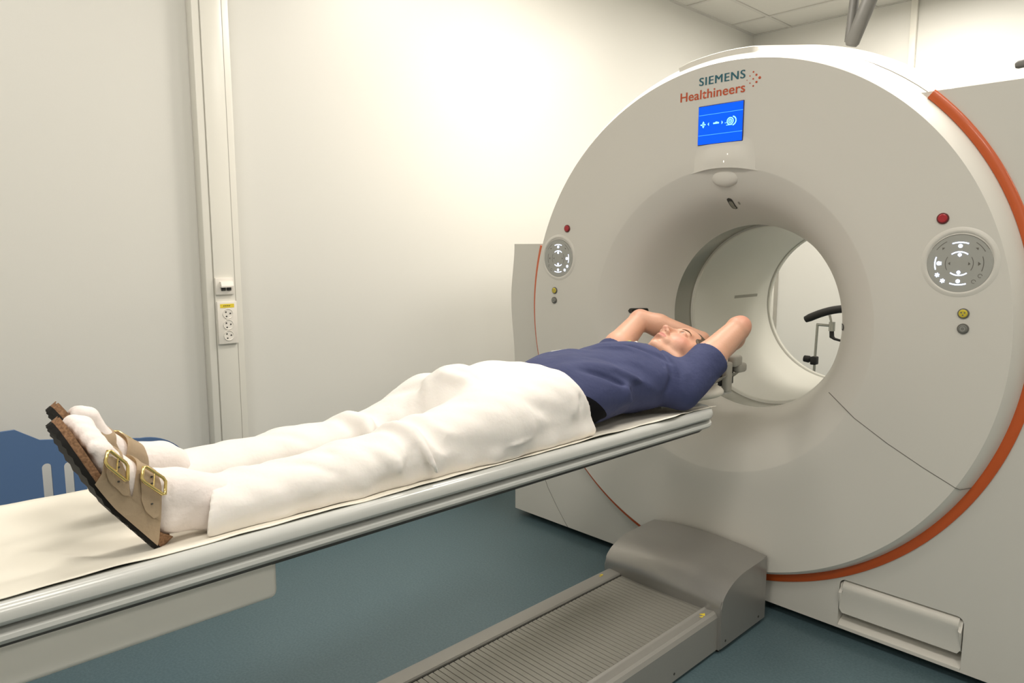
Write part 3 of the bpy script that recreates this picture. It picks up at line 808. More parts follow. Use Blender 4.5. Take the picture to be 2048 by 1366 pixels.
# ------------------------------------------------------------------ signed distance toolkit (people and cloth)
def smin(a, b, k):
    h = np.clip(.5 + .5 * (b - a) / k, 0, 1); return b * (1 - h) + a * h - k * h * (1 - h)
def smax(a, b, k): return -smin(-a, -b, k)
class Field:
    def __init__(s, xs, ys, zs):
        s.a = [np.asarray(v, dtype=np.float32) for v in (xs, ys, zs)]
        s.f = np.full([len(v) for v in s.a], 1.0, dtype=np.float32)
    def _sl(s, lo, hi, m):
        sl = []
        for i in range(3):
            i0 = max(0, int(np.searchsorted(s.a[i], lo[i] - m)) - 1); i1 = min(len(s.a[i]), int(np.searchsorted(s.a[i], hi[i] + m)) + 1)
            if i1 <= i0: return None, None
            sl.append(slice(i0, i1))
        X, Y, Z = np.meshgrid(s.a[0][sl[0]], s.a[1][sl[1]], s.a[2][sl[2]], indexing='ij', sparse=True)
        return tuple(sl), (X, Y, Z)
    def add(s, fn, lo, hi, k=.01):
        sl, g = s._sl(lo, hi, k + .02)
        if sl is None: return
        s.f[sl] = smin(s.f[sl], fn(*g).astype(np.float32), k)
    def sub(s, fn, lo, hi, k=.004):
        sl, g = s._sl(lo, hi, k + .01)
        if sl is None: return
        s.f[sl] = smax(s.f[sl], -fn(*g).astype(np.float32), k)
    def keep(s, fn, k=.004):
        X, Y, Z = np.meshgrid(*s.a, indexing='ij', sparse=True)
        s.f = smax(s.f, (fn(X, Y, Z) + 0 * s.f).astype(np.float32), k)
    def disp(s, fn):
        X, Y, Z = np.meshgrid(*s.a, indexing='ij', sparse=True)
        near = np.abs(s.f) < .08
        s.f = np.where(near, s.f + fn(X, Y, Z), s.f).astype(np.float32)
    def cone(s, p, q, r0, r1, k=.01, sub=False, sx=1.0, sz=1.0):
        p = np.array(p, float); q = np.array(q, float); rm = max(r0, r1) * max(1, sx, sz)
        lo = np.minimum(p, q) - rm; hi = np.maximum(p, q) + rm
        def fn(X, Y, Z):
            S = np.array([sx, 1, sz]); d = (q - p) / S; L2 = float(d @ d) + 1e-12
            x = (X - p[0]) / sx; y = (Y - p[1]); z = (Z - p[2]) / sz
            t = np.clip((x * d[0] + y * d[1] + z * d[2]) / L2, 0, 1)
            return np.sqrt((x - t * d[0]) ** 2 + (y - t * d[1]) ** 2 + (z - t * d[2]) ** 2) - (r0 + (r1 - r0) * t)
        (s.sub if sub else s.add)(fn, lo, hi, k)
    def ell(s, c, r, k=.01, sub=False, M=None):
        c = np.array(c, float); r = np.array(r, float); rm = r.max() if M is not None else r
        def fn(X, Y, Z):
            x, y, z = X - c[0], Y - c[1], Z - c[2]
            if M is not None:
                A = M.T; x, y, z = (A[0, 0] * x + A[0, 1] * y + A[0, 2] * z, A[1, 0] * x + A[1, 1] * y + A[1, 2] * z, A[2, 0] * x + A[2, 1] * y + A[2, 2] * z)
            k0 = np.sqrt((x / r[0]) ** 2 + (y / r[1]) ** 2 + (z / r[2]) ** 2); k1 = np.sqrt((x / r[0] ** 2) ** 2 + (y / r[1] ** 2) ** 2 + (z / r[2] ** 2) ** 2)
            return k0 * (k0 - 1) / np.maximum(k1, 1e-6)
        (s.sub if sub else s.add)(fn, c - rm, c + rm, k)
    def fold(s, pts, amp, wd, flat=False):
        """a ridge (amp > 0) or a valley (amp < 0) that runs along the points and fades at its ends"""
        pts = [np.array(p, float) for p in pts]; tot = sum(np.linalg.norm(b - a) for a, b in zip(pts, pts[1:])); run = 0
        lo = np.min(pts, 0) - 3 * wd; hi = np.max(pts, 0) + 3 * wd
        sl, (X, Y, Z) = s._sl(lo, hi, 0)
        if sl is None: return
        best = None; tt = None
        for a, b in zip(pts, pts[1:]):
            d = b - a; L = float(np.linalg.norm(d)) + 1e-9; u = d / L
            t = np.clip((X - a[0]) * u[0] + (Y - a[1]) * u[1] + (Z - a[2]) * u[2], 0, L)
            D = (X - a[0] - t * u[0]) ** 2 + (Y - a[1] - t * u[1]) ** 2 + (Z - a[2] - t * u[2]) ** 2
            T = (run + t) / tot; run += L
            if best is None: best, tt = D, T
            else: m = D < best; tt = np.where(m, T, tt); best = np.where(m, D, best)
        env = np.sin(np.pi * np.clip(tt * .94 + .03, 0, 1)) ** .7
        s.f[sl] = (s.f[sl] - amp * env * np.exp(-best / (wd * wd))).astype(np.float32)
    def mesh(s, name, mats, smooth_it=1, matfn=None):
        f = s.f; sg = f < 0
        c = [sg[i:f.shape[0] - 1 + i, j:f.shape[1] - 1 + j, k:f.shape[2] - 1 + k] for i in (0, 1) for j in (0, 1) for k in (0, 1)]
        cnt = np.zeros(c[0].shape, np.int8)
        for q in c: cnt += q
        act = (cnt > 0) & (cnt < 8); I, J, K = np.nonzero(act)
        idx = np.full(act.shape, -1, np.int32); idx[I, J, K] = np.arange(len(I))
        corners = [(i, j, k) for i in (0, 1) for j in (0, 1) for k in (0, 1)]
        val = np.stack([f[I + i, J + j, K + k] for i, j, k in corners]).astype(np.float64)
        acc = np.zeros((len(I), 3)); num = np.zeros(len(I))
        for a in range(8):
            for ax in range(3):
                if corners[a][ax] == 0:
                    cb = list(corners[a]); cb[ax] = 1; b = corners.index(tuple(cb))
                    m = (val[a] < 0) != (val[b] < 0)
                    t = np.where(m, val[a] / np.where(m, val[a] - val[b], 1), 0)
                    P = [np.full(len(I), float(corners[a][q])) for q in range(3)]; P[ax] = t
                    for q in range(3): acc[:, q] += np.where(m, P[q], 0)
                    num += m
        fr = acc / num[:, None]
        co = np.zeros((len(I), 3))
        for q, (ii) in enumerate((I, J, K)):
            a0 = s.a[q][ii]; a1 = s.a[q][ii + 1]; co[:, q] = a0 + (a1 - a0) * fr[:, q]
        F = []
        for ax in range(3):
            sh = [slice(None)] * 3; s0 = list(sh); s1 = list(sh); s0[ax] = slice(0, -1); s1[ax] = slice(1, None)
            d = sg[tuple(s0)] != sg[tuple(s1)]; inside = sg[tuple(s0)]
            u, v = [q for q in range(3) if q != ax]
            g = np.nonzero(d); g = [x for x in g]
            ok = (g[u] > 0) & (g[v] > 0) & (g[u] < f.shape[u] - 1) & (g[v] < f.shape[v] - 1)
            g = [x[ok] for x in g]; ins = inside[tuple(g)]
            def cell(du, dv):
                h = [x.copy() for x in g]; h[u] = h[u] - du; h[v] = h[v] - dv; return idx[tuple(h)]
            q = np.stack([cell(1, 1), cell(0, 1), cell(0, 0), cell(1, 0)], 1)
            flip = ins if ax != 1 else ~ins
            q = np.where(flip[:, None], q, q[:, ::-1]); F.append(q)
        F = np.concatenate(F)
        # light laplacian smoothing
        for _ in range(smooth_it):
            sm = np.zeros_like(co); n = np.zeros(len(co))
            for a in range(4):
                b = (a + 1) % 4
                np.add.at(sm, F[:, a], co[F[:, b]]); np.add.at(sm, F[:, b], co[F[:, a]])
                np.add.at(n, F[:, a], 1); np.add.at(n, F[:, b], 1)
            co = co * .5 + .5 * sm / np.maximum(n, 1)[:, None]
        me = bpy.data.meshes.new(name)
        me.vertices.add(len(co)); me.vertices.foreach_set('co', co.astype(np.float32).ravel())
        me.loops.add(F.size); me.loops.foreach_set('vertex_index', F.astype(np.int32).ravel())
        me.polygons.add(len(F)); me.polygons.foreach_set('loop_start', np.arange(0, F.size, 4, dtype=np.int32))
        me.polygons.foreach_set('use_smooth', np.ones(len(F), bool))
        for m in mats: me.materials.append(m)
        if matfn is not None:
            cen = co[F].mean(1); me.polygons.foreach_set('material_index', matfn(cen).astype(np.int32))
        me.update(calc_edges=True); me.validate()
        return me
def ar(a, b, d): return np.arange(a, b + d * .5, d)

# ------------------------------------------------------------------ the person
HC = np.array([.038, -.345, .931]); HS = 1.03
def rotm(phi, tilt, turn):
    c, s_ = math.cos, math.sin
    rz = np.array([[c(-phi), -s_(-phi), 0], [s_(-phi), c(-phi), 0], [0, 0, 1]]); rx = np.array([[1, 0, 0], [0, c(tilt), -s_(tilt)], [0, s_(tilt), c(tilt)]])
    ry = np.array([[c(turn), 0, s_(turn)], [0, 1, 0], [-s_(turn), 0, c(turn)]]); return rz @ rx @ ry
HM = rotm(R(1.5), R(8.3), R(-4))
def hw(a, b, c): return tuple(HC + HM @ (np.array([a, b, c]) * HS))
def hell(F_, c, r, k=.008, sub=False): F_.ell(hw(*c), np.array(r) * HS, k, sub, M=HM)
def hcone(F_, p, q, r0, r1, k=.008, sub=False): F_.cone(hw(*p), hw(*q), r0 * HS, r1 * HS, k, sub)
SHL = (.168, -.500, .885); ELL = (.208, -.262, 1.043); WRL = (.060, -.135, .912)
SHR = (-.170, -.485, .885); ELR = (-.19, -.240, 1.038); WRR = (.0, -.135, .975)
body = Field(ar(-.30, .30, .0028), np.concatenate([np.arange(-2.08, -.62, .008), ar(-.62, .02, .0026)]), ar(.772, 1.13, .0028))
B = body
# torso and legs
B.ell((0, -.60, .893), (.150, .17, .088), .02); B.ell((0, -.80, .885), (.135, .18, .078), .03); B.ell((0, -1.0, .885), (.155, .13, .085), .03)
B.cone((-.15, -.49, .885), (.15, -.49, .885), .052, .052, .03)
B.cone((0, -.50, .885), hw(0, -.06, -.012), .060, .050, .02)
for sx in (-1, 1):
    x = sx * .115 if sx > 0 else -.095; fy = .0 if sx > 0 else .03
    lz = 0 if sx > 0 else .018
    B.cone((sx * .085, -1.0, .88), (x, -1.40, .855 - lz), .070, .040 - lz * .4, .02); B.cone((x, -1.40, .855 - lz), (x, -1.62, .848 - lz), .040 - lz * .4, .036 - lz * .3, .015); B.cone((x, -1.62, .848 - lz), (x, -1.90, .855 - lz * .3), .036 - lz * .3, .028, .015)
    B.cone((x, -1.88, .858), (x, -1.930 + fy, .852), .032, .026, .012); B.cone((x, -1.925 + fy, .862), (x, -1.970 + fy, .915), .024, .013, .012)
# arms
for SH, EL, WR in ((SHL, ELL, WRL), (SHR, ELR, WRR)):
    SH, EL, WR = map(np.array, (SH, EL, WR))
    mid = SH + (EL - SH) * .45 + np.array([0, -.004, .004])
    B.cone(SH, mid, .050, .0475, .012); B.cone(mid, EL + (SH - EL) * .08, .0475, .037, .012)
    B.cone(EL, EL + np.array([.004 * np.sign(EL[0]), .008, .006]), .033, .028, .012)
    m2 = EL + (WR - EL) * .3
    B.cone(EL, m2, .036, .040, .012); B.cone(m2, WR, .040, .0265, .012)
# hands: right hand lies over the crown, left hand cradles the back of the head
def hand(F_, wr, fwd, side, nrm, curl):
    wr, fwd, side, nrm = [np.array(v, float) for v in (wr, fwd, side, nrm)]
    fwd /= np.linalg.norm(fwd); side -= fwd * (side @ fwd); side /= np.linalg.norm(side); nrm = np.cross(fwd, side) * np.sign(np.cross(fwd, side) @ nrm)
    F_.cone(wr, wr + fwd * .03, .024, .025, .010)
    for i, o_ in enumerate((-.030, -.010, .010, .030)):
        F_.cone(wr + fwd * .02 + side * o_ * .6, wr + fwd * .085 + side * o_, .015, .012, .008)
        L = (.072, .082, .076, .058)[i]; p = wr + fwd * .085 + side * o_; d = fwd.copy(); r_ = .0095
        for j, fr in enumerate((.45, .3, .25)):
            a = curl * (.5 + .5 * j); d = d * math.cos(a) - nrm * math.sin(a); nr = nrm * math.cos(a) + d * 0; q = p + d * L * fr
            F_.cone(p, q, r_, r_ - .0009, .003); p = q; r_ -= .0009
            nrm_ = nrm
    # thumb from the side of the palm near its base
    p = wr + fwd * .025 - side * .022; q = p + fwd * .035 - side * .030; F_.cone(p, q, .014, .0115, .008)
    F_.cone(q, q + fwd * .035 - side * .006 - nrm * .008, .011, .009, .004)
hand(B, WRR, (.35, -.05, -.80), (-.1, 1, .1), (.6, .5, .4), .22)
hand(B, WRL, (-.85, -.10, -.22), (0, -.9, .3), (0, .3, .9), .25)
# head
hell(B, (0, .032, -.012), (.0755, .088, .094), .02)
hell(B, (0, -.030, .030), (.061, .078, .062), .02)
hcone(B, (0, -.100, .066), (0, -.104, .070), .019, .018, .014)
for sx in (-1, 1):
    hcone(B, (sx * .056, -.045, -.008), (sx * .048, -.078, .018), .020, .019, .014); hcone(B, (sx * .048, -.078, .018), (sx * .014, -.103, .060), .019, .016, .014)
    hell(B, (sx * .038, -.034, .054), (.026, .032, .026), .022)
    hcone(B, (sx * .042, .020, .073), (sx * .014, .018, .086), .0085, .0085, .014)
    hell(B, (sx * .064, -.005, .015), (.012, .038, .034), .022)
hell(B, (0, .045, .035), (.062, .045, .054), .02)
hell(B, (0, -.070, .075), (.030, .022, .022), .012)
hcone(B, (0, .012, .085), (0, -.038, .110), .0078, .0088, .012)
hell(B, (0, -.042, .111), (.0088, .0078, .0085), .007)
for sx in (-1, 1): hell(B, (sx * .0115, -.0465, .1000), (.0062, .0072, .0085), .007)
for sx in (-1, 1):
    if sx > 0: hell(B, (0, -.050, .094), (.0125, .010, .012), .006); hcone(B, (0, -.050, .106), (0, -.060, .094), .0045, .0045, .004)
    hell(B, (sx * .032, -.002, .101), (.019, .012, .016), .010, True)
    hell(B, (sx * .032, -.002, .0770), (.0150, .0125, .0140), .004)
    hell(B, (sx * .032, -.004, .0910), (.0120, .0030, .0050), .0012, True)
    hell(B, (sx * .0068, -.0530, .1030), (.0026, .0026, .0036), .001, True)
    # ear
    hell(B, (sx * .079, -.010, -.012), (.008, .031, .018), .004); hell(B, (sx * .087, -.006, -.010), (.007, .019, .010), .003, True)
hcone(B, (-.019, -.0695, .0880), (-.004, -.0660, .0985), .0045, .0058, .003); hcone(B, (.019, -.0695, .0880), (.004, -.0660, .0985), .0045, .0058, .003)
hcone(B, (-.015, -.0775, .0890), (0, -.0795, .0965), .0050, .0068, .003); hcone(B, (.015, -.0775, .0890), (0, -.0795, .0965), .0050, .0068, .003)
hcone(B, (-.025, -.0725, .0890), (0, -.0723, .1045), .0014, .0014, .0015, True); hcone(B, (.025, -.0725, .0890), (0, -.0723, .1045), .0014, .0014, .0015, True)
hell(B, (0, -.0895, .0960), (.018, .005, .008), .006, True)
def body_mat(cen):
    loc = ((cen - HC) / HS) @ HM
    a, b, c = loc[:, 0], loc[:, 1], loc[:, 2]
    lip = (np.abs(a) < .0245 * (1 - .0 * a)) & (c > .083)
    up = .0062 * (1 - (a / .026) ** 2); up2 = .0100 * (1 - (a / .024) ** 2)
    lip &= (b < -.0715 + up) & (b > -.0725 - up2 - .0006)
    return np.where(lip, 1, 0)
SKIN = skin_mat([((.212 + .01, -.255, 1.07), .065, .5, (.62, .24, .18)), ((-.20, -.25, 1.07), .05, .35, (.62, .27, .2)),
                 (hw(.045, -.035, .07), .05, .55, (.64, .25, .2)), (hw(0, -.045, .115), .022, .5, (.62, .25, .19)), (hw(0, -.09, .085), .03, .3, (.62, .28, .2))], (hw(0, -.0735, .094), (.0245, .0105, .016)))
me = body.mesh('person', [SKIN], 1)
person = link('person', me)
tag(person, 'person lying on the scanner table, arms behind head, navy shirt, white trousers', 'person')
def pchild(name, me, label=None):
    o = link(name, me); o.parent = person
    if label: o['label'] = label
    return o
# eyes and brows
for sx in (-1, 1):
    bm = bmesh.new(); bmesh.ops.create_uvsphere(bm, u_segments=24, v_segments=16, radius=.0110 * HS)
    for v in bm.verts: v.co = Vector(hw(sx * .032, -.002, .0772)) + v.co
    e = from_bm('eye', bm, EYEW, None, smooth=True); e.parent = person
    bm = bmesh.new(); bmesh.ops.create_uvsphere(bm, u_segments=20, v_segments=12, radius=.0056)
    M3 = Matrix([list(r) for r in HM]).to_4x4()
    for v in bm.verts: v.co = Vector(hw(sx * .032, -.003, .0868)) + (M3 @ Vector((v.co.x, v.co.y, v.co.z * .45)))
    e2 = from_bm('iris', bm, IRIS, None, smooth=True); e2.parent = e
    bm = bmesh.new()
    pts = [(.012, .0150, .0930), (.020, .0185, .0925), (.030, .0215, .0905), (.040, .0215, .0865), (.050, .0170, .0790), (.054, .0130, .0740)]
    rr_ = [.0010, .0019, .0021, .0018, .0013, .0006]; fine = []; fr_ = []
    for q in range(len(pts) - 1):
        p0, p1, p2, p3 = [np.array(pts[max(0, min(len(pts) - 1, q + d))]) for d in (-1, 0, 1, 2)]
        for t in (0, .25, .5, .75):
            fine.append(.5 * (2 * p1 + (p2 - p0) * t + (2 * p0 - 5 * p1 + 4 * p2 - p3) * t * t + (3 * p1 - p0 - 3 * p2 + p3) * t ** 3)); fr_.append(rr_[q] + (rr_[q + 1] - rr_[q]) * t)
    fine.append(np.array(pts[-1])); fr_.append(rr_[-1])
    add_tube(bm, [hw(sx * a, b, c - .0004) for a, b, c in fine], fr_, 8)
    e3 = from_bm('eyebrow', bm, BROW, None, smooth=True); e3.parent = person
    bm = bmesh.new()
    pts = [(.020, -.0010, .0885), (.026, .0035, .0905), (.033, .0045, .0905), (.040, .0030, .0870), (.0445, -.0015, .0825)]
    add_tube(bm, [hw(sx * a, b, c) for a, b, c in pts], [.0005, .0009, .0010, .0008, .0005], 6)
    e4 = from_bm('eyelashes', bm, BROW, None, smooth=True); e4.parent = person
# hair
Fh = Field(ar(-.10, .17, .003), ar(-.46, -.20, .003), ar(.80, 1.06, .003))
hell(Fh, (0, .037, -.015), (.0835, .0965, .1010), .01)
hell(Fh, (0, .02, -.075), (.055, .06, .045), .02)
for sx in (-1, 1): hell(Fh, (sx * .064, .020, .004), (.0205, .052, .052), .012)
def hairline_cut(X, Y, Z):
    x, y, z = X - HC[0], Y - HC[1], Z - HC[2]; A = HM.T
    a = (A[0, 0] * x + A[0, 1] * y + A[0, 2] * z) / HS; b = (A[1, 0] * x + A[1, 1] * y + A[1, 2] * z) / HS; c = (A[2, 0] * x + A[2, 1] * y + A[2, 2] * z) / HS
    strand = .0012 * np.sin(a * 900 + 4 * np.sin(b * 60)) 
    return (c - .034 - b * .90 + .02 * np.abs(a)) * .70
Fh.keep(hairline_cut, .003)
Fh.keep(lambda X, Y, Z: -(Y - HC[1] + .045 + 0 * X + 0 * Z), .01)
def strands(X, Y, Z): return .0011 * np.sin(X * 420 + 3 * np.sin(Y * 40)) * np.cos(Z * 300 + Y * 60)
Fh.disp(strands)
pchild('hair', Fh.mesh('hair', [HAIR], 1))

# trousers
Ft = Field(ar(-.26, .26, .005), ar(-1.93, -.80, .005), ar(.765, 1.06, .005))
for sx in (-1, 1):
    x = .118 * sx; W = 1.30
    Ft.cone((sx * .075, -.82, .885), (sx * .085, -1.05, .888), .090, .094, .03, sx=1.12)
    Ft.cone((sx * .085, -1.05, .888), (x * .95, -1.25, .880), .094, .086, .03, sx=1.12)
    kz = .870 if sx > 0 else .845; kr = .061 if sx > 0 else .053; kl = .856 if sx > 0 else .846; lr = .053 if sx > 0 else .050
    Ft.cone((x * .95, -1.25, .880), (x, -1.45 if sx > 0 else -1.43, kz), .086, kr, .03, sx=1.2)
    Ft.cone((x, -1.45 if sx > 0 else -1.43, kz), (x, -1.64, kl), kr, lr, .02, sx=1.35)
    Ft.cone((x, -1.64, kl), (x if sx > 0 else -.102, -1.93, .850 if sx > 0 else .842), lr, .050, .02, sx=1.35)
    # lower cloth resting on the table
    Ft.cone((x, -.84, .830), (x + sx * .01, -1.3, .832), .040, .036, .02, sx=1.9); Ft.cone((x + sx * .01, -1.3, .832), (x + sx * .015, -1.90, .822), .036, .016, .02, sx=1.9)
Ft.cone((0, -.82, .895), (0, -1.10, .895), .088, .086, .04)
Ft.cone((0, -1.10, .895), (-.005, -1.25, .918), .080, .082, .04); Ft.cone((-.005, -1.25, .920), (-.04, -1.36, .868), .080, .040, .04)
for pts, a, wd in [
    ([(-.15, -1.50, .875), (-.11, -1.487, .900), (-.06, -1.468, .893), (-.01, -1.485, .865)], .040, .017),
    ([(-.09, -1.52, .905), (-.04, -1.500, .892), (.0, -1.49, .87)], -.014, .012),
    ([(-.14, -1.435, .90), (-.09, -1.43, .915), (-.03, -1.44, .895)], -.012, .014),
    ([(.07, -1.555, .915), (.10, -1.543, .928), (.13, -1.537, .930), (.16, -1.53, .922), (.185, -1.523, .905)], -.016, .011),
    ([(.08, -1.52, .92), (.12, -1.512, .930), (.16, -1.50, .92), (.19, -1.50, .895)], .015, .014),
    ([(.10, -1.475, .935), (.17, -1.465, .915), (.20, -1.447, .895), (.215, -1.40, .880), (.222, -1.32, .870)], -.016, .017),
    ([(.185, -1.516, .905), (.20, -1.522, .880), (.207, -1.535, .860), (.205, -1.548, .835)], -.018, .009),
    ([(.19, -1.50, .912), (.21, -1.498, .885), (.22, -1.488, .855), (.215, -1.47, .825)], .014, .011),
    ([(.21, -1.525, .864), (.215, -1.515, .842), (.21, -1.500, .815)], -.022, .013),
    ([(.20, -1.60, .835), (.205, -1.572, .828), (.20, -1.55, .82)], -.022, .012),
    ([(.16, -1.60, .905), (.195, -1.565, .875), (.208, -1.555, .845)], .010, .012),
    ([(.03, -1.275, 1.01), (.055, -1.248, 1.006), (.08, -1.235, .988)], -.016, .012),
    ([(.0, -1.30, 1.0), (.03, -1.30, .995), (.07, -1.27, .985)], .012, .016),
    ([(.07, -1.235, .985), (.09, -1.20, .980), (.10, -1.15, .972)], -.008, .010),
    ([(.13, -1.25, .96), (.19, -1.16, .92), (.21, -1.05, .88)], -.006, .018),
    ([(.13, -.99, .95), (.175, -1.0, .918), (.205, -1.005, .872)], -.006, .008),
    ([(.12, -1.02, .955), (.17, -1.03, .925), (.21, -1.04, .875)], .005, .010),
    ([(.14, -.965, .945), (.18, -.96, .91), (.205, -.95, .86)], .004, .007),
    ([(.218, -1.48, .862), (.222, -1.29, .855), (.215, -1.05, .862), (.205, -.98, .870)], .004, .006),
    ([(.222, -1.46, .852), (.226, -1.29, .846), (.218, -1.05, .852), (.208, -.98, .860)], -.003, .006),
    ([(.06, -1.80, .905), (.13, -1.76, .905), (.18, -1.68, .87)], -.007, .012),
    ([(.05, -1.74, .905), (.12, -1.69, .910), (.185, -1.63, .865)], -.006, .012),
    ([(.05, -1.86, .895), (.12, -1.83, .900), (.18, -1.76, .865)], .005, .010),
    ([(.20, -1.85, .835), (.20, -1.70, .835), (.205, -1.62, .83)], -.008, .010),
    ([(-.16, -1.72, .88), (-.09, -1.66, .895), (-.04, -1.60, .88)], -.006, .012),
    ([(-.15, -1.35, .93), (-.08, -1.30, .955), (-.02, -1.33, .93)], -.008, .016)]:
    Ft.fold(pts, a * 1.3, wd)
Ft.disp(lambda X, Y, Z: .0016 * np.sin(34 * X + 21 * Y + 9 * np.sin(4 * Y)) * np.sin(27 * Z + 19 * Y + 1) + .0010 * np.sin(75 * X - 48 * Y + 30 * Z) * (0.4 + .6 * np.sin(9 * Y) ** 2) + .0007 * np.sin(95 * Y + 40 * Z + 5 * np.sin(20 * X)))
Ft.keep(lambda X, Y, Z: (Y - (-.985 + (.988 - Z) * .35 - .012 * np.clip(np.abs(X) / .15, 0, 1))) , .006)
Ft.keep(lambda X, Y, Z: (-1.905 + .13 * (Z - .80) - .45 * np.maximum(0, X - .125) - Y), .003)
def zs_np(X, Y): return (.8275 - .0100 * (Y + 2.21)) - .030 * np.maximum(0, 1 - (X / .215) ** 2)
Ft.keep(lambda X, Y, Z: zs_np(X, Y) + .004 - Z, .002)
for hx in (-.102, .118): Ft.cone((hx, -1.96, .853), (hx, -1.888, .853), .044, .040, .004, sub=True, sx=1.3)
pchild('trousers', Ft.mesh('trousers', [TROUS], 1), 'loose white cotton trousers')
# belt area: black undershirt showing between trousers and shirt
Fu = Field(ar(-.20, .20, .006), ar(-1.02, -.60, .006), ar(.775, 1.02, .006))
Fu.ell((0, -.86, .884), (.165, .24, .089), .02); Fu.keep(lambda X, Y, Z: zs_np(X, Y) + .005 - Z, .002)
pchild('undershirt', Fu.mesh('undershirt', [BLACKC], 1), 'black undershirt showing at the waist')

# shirt
Fs = Field(ar(-.27, .27, .003), ar(-1.02, -.27, .003), ar(.780, 1.06, .003))
Fs.ell((0, -.60, .900), (.178, .22, .108), .02); Fs.ell((0, -.83, .895), (.172, .22, .103), .03)
Fs.cone((-.13, -.515, .892), (.13, -.515, .892), .064, .064, .03)
Fs.cone((.07, -.93, .955), (.16, -.80, .900), .020, .026, .03)
for SH, EL in ((SHL, ELL), (SHR, ELR)):
    SH, EL = np.array(SH), np.array(EL); e = SH + (EL - SH) * .50
    Fs.cone(SH + np.array([0, -.02, -.01]), e, .063, .0600, .03)
Fs.cone((0, -.52, .915), (.02, -.455, .930), .072, .066, .015)
Fs.cone((.0, -.52, .9), (.01, -.47, .91), .09, .08, .02)
# folds of the shirt
for pts, a, wd in [
    ([(-.04, -.70, 1.005), (.03, -.64, 1.008), (.10, -.59, .985), (.15, -.55, .955)], -.010, .012),
    ([(-.02, -.72, 1.003), (.05, -.66, 1.003), (.12, -.61, .975)], .008, .014),
    ([(-.08, -.62, 1.0), (-.02, -.57, 1.0), (.04, -.54, .99)], -.006, .010),
    ([(.10, -.60, .985), (.135, -.585, .965), (.155, -.60, .94)], -.010, .007),
    ([(.08, -.90, .985), (.14, -.80, .965), (.18, -.70, .92), (.19, -.64, .87)], .009, .018),
    ([(.10, -.92, .975), (.15, -.84, .940), (.18, -.76, .89)], -.007, .010),
    ([(.05, -.82, .995), (.12, -.72, .975), (.17, -.66, .93)], -.006, .014),
    ([(.17, -.80, .88), (.195, -.70, .855), (.20, -.60, .84)], .010, .014),
    ([(.16, -.565, .955), (.18, -.58, .92), (.185, -.61, .87), (.18, -.63, .83)], -.014, .012),
    ([(.15, -.53, .96), (.19, -.545, .92), (.20, -.575, .87)], .010, .014),
    ([(.17, -.44, .975), (.20, -.49, .93), (.20, -.53, .88)], -.004, .012),
    ([(.21, -.40, .935), (.225, -.45, .895), (.215, -.50, .86)], .008, .010),
    ([(.06, -.50, .985), (.11, -.53, .975), (.15, -.55, .95)], -.008, .009),
    ([(-.12, -.90, .96), (-.05, -.80, .99), (.02, -.76, 1.0)], .005, .016)]:
    Fs.fold(pts, a * 1.6, wd)
Fs.disp(lambda X, Y, Z: .0018 * np.sin(30 * X - 26 * Y + 1.2) * np.sin(24 * Z + 16 * Y) + .0011 * np.sin(62 * X + 41 * Y + 33 * Z))
# hem: cut, with the near corner hanging longer towards the head side
Fs.keep(lambda X, Y, Z: -(Y - (-.985 + .55 * np.maximum(0, .985 - Z) + .75 * np.maximum(0, .88 - Z) * np.clip(X / .05, 0, 1))), .004)
Fs.keep(lambda X, Y, Z: zs_np(X, Y) + .006 + .026 * np.exp(-((Y + .725) / .055) ** 2) * np.clip(X / .12, 0, 1) - Z, .003)
# openings
for SH, EL in ((SHL, ELL), (SHR, ELR)):
    SH, EL = np.array(SH), np.array(EL); d = (EL - SH) / np.linalg.norm(EL - SH); c = SH + (EL - SH) * .46
    if EL[0] < 0: c = SH + (EL - SH) * .34
    # flat end of the sleeve, then hollow inside
    Fs.sub(lambda X, Y, Z, d=d, c=c: np.maximum(-(d[0] * (X - c[0]) + d[1] * (Y - c[1]) + d[2] * (Z - c[2])), np.sqrt((X - c[0]) ** 2 + (Y - c[1]) ** 2 + (Z - c[2]) ** 2) - .125), c - .13, c + .13, .003)
    Fs.cone(c - d * .05, c + d * .05, .050, .0525, .003, sub=True)
hcv = np.array(hw(0, -.03, -.01)); nb = np.array((0.0, -.50, .885)); dn = (hcv - nb) / np.linalg.norm(hcv - nb)
pc = np.array((.0, -.478, .955))
def neckcut(X, Y, Z):
    n = np.array((.22, .80, .58)); n = n / np.linalg.norm(n); c0 = np.array((.005, -.466, .955))
    return np.maximum(-(n[0] * (X - c0[0]) + n[1] * (Y - c0[1]) + n[2] * (Z - c0[2])), np.sqrt((X - c0[0]) ** 2 + (Y - c0[1]) ** 2 + ((Z - c0[2]) * .6) ** 2) - .086)
Fs.sub(neckcut, (-.12, -.58, .80), (.14, -.33, 1.08), .003)
Fs.cone((0, -.50, .90), hw(0, -.02, .0), .064, .062, .004, sub=True)
Fs.cone((0.0, -.50, .985), (0.0, -.56, 1.03), .020, .012, .01, sub=True)
shirt = pchild('shirt', Fs.mesh('shirt', [NAVY], 1), 'short-sleeved navy blue work shirt')
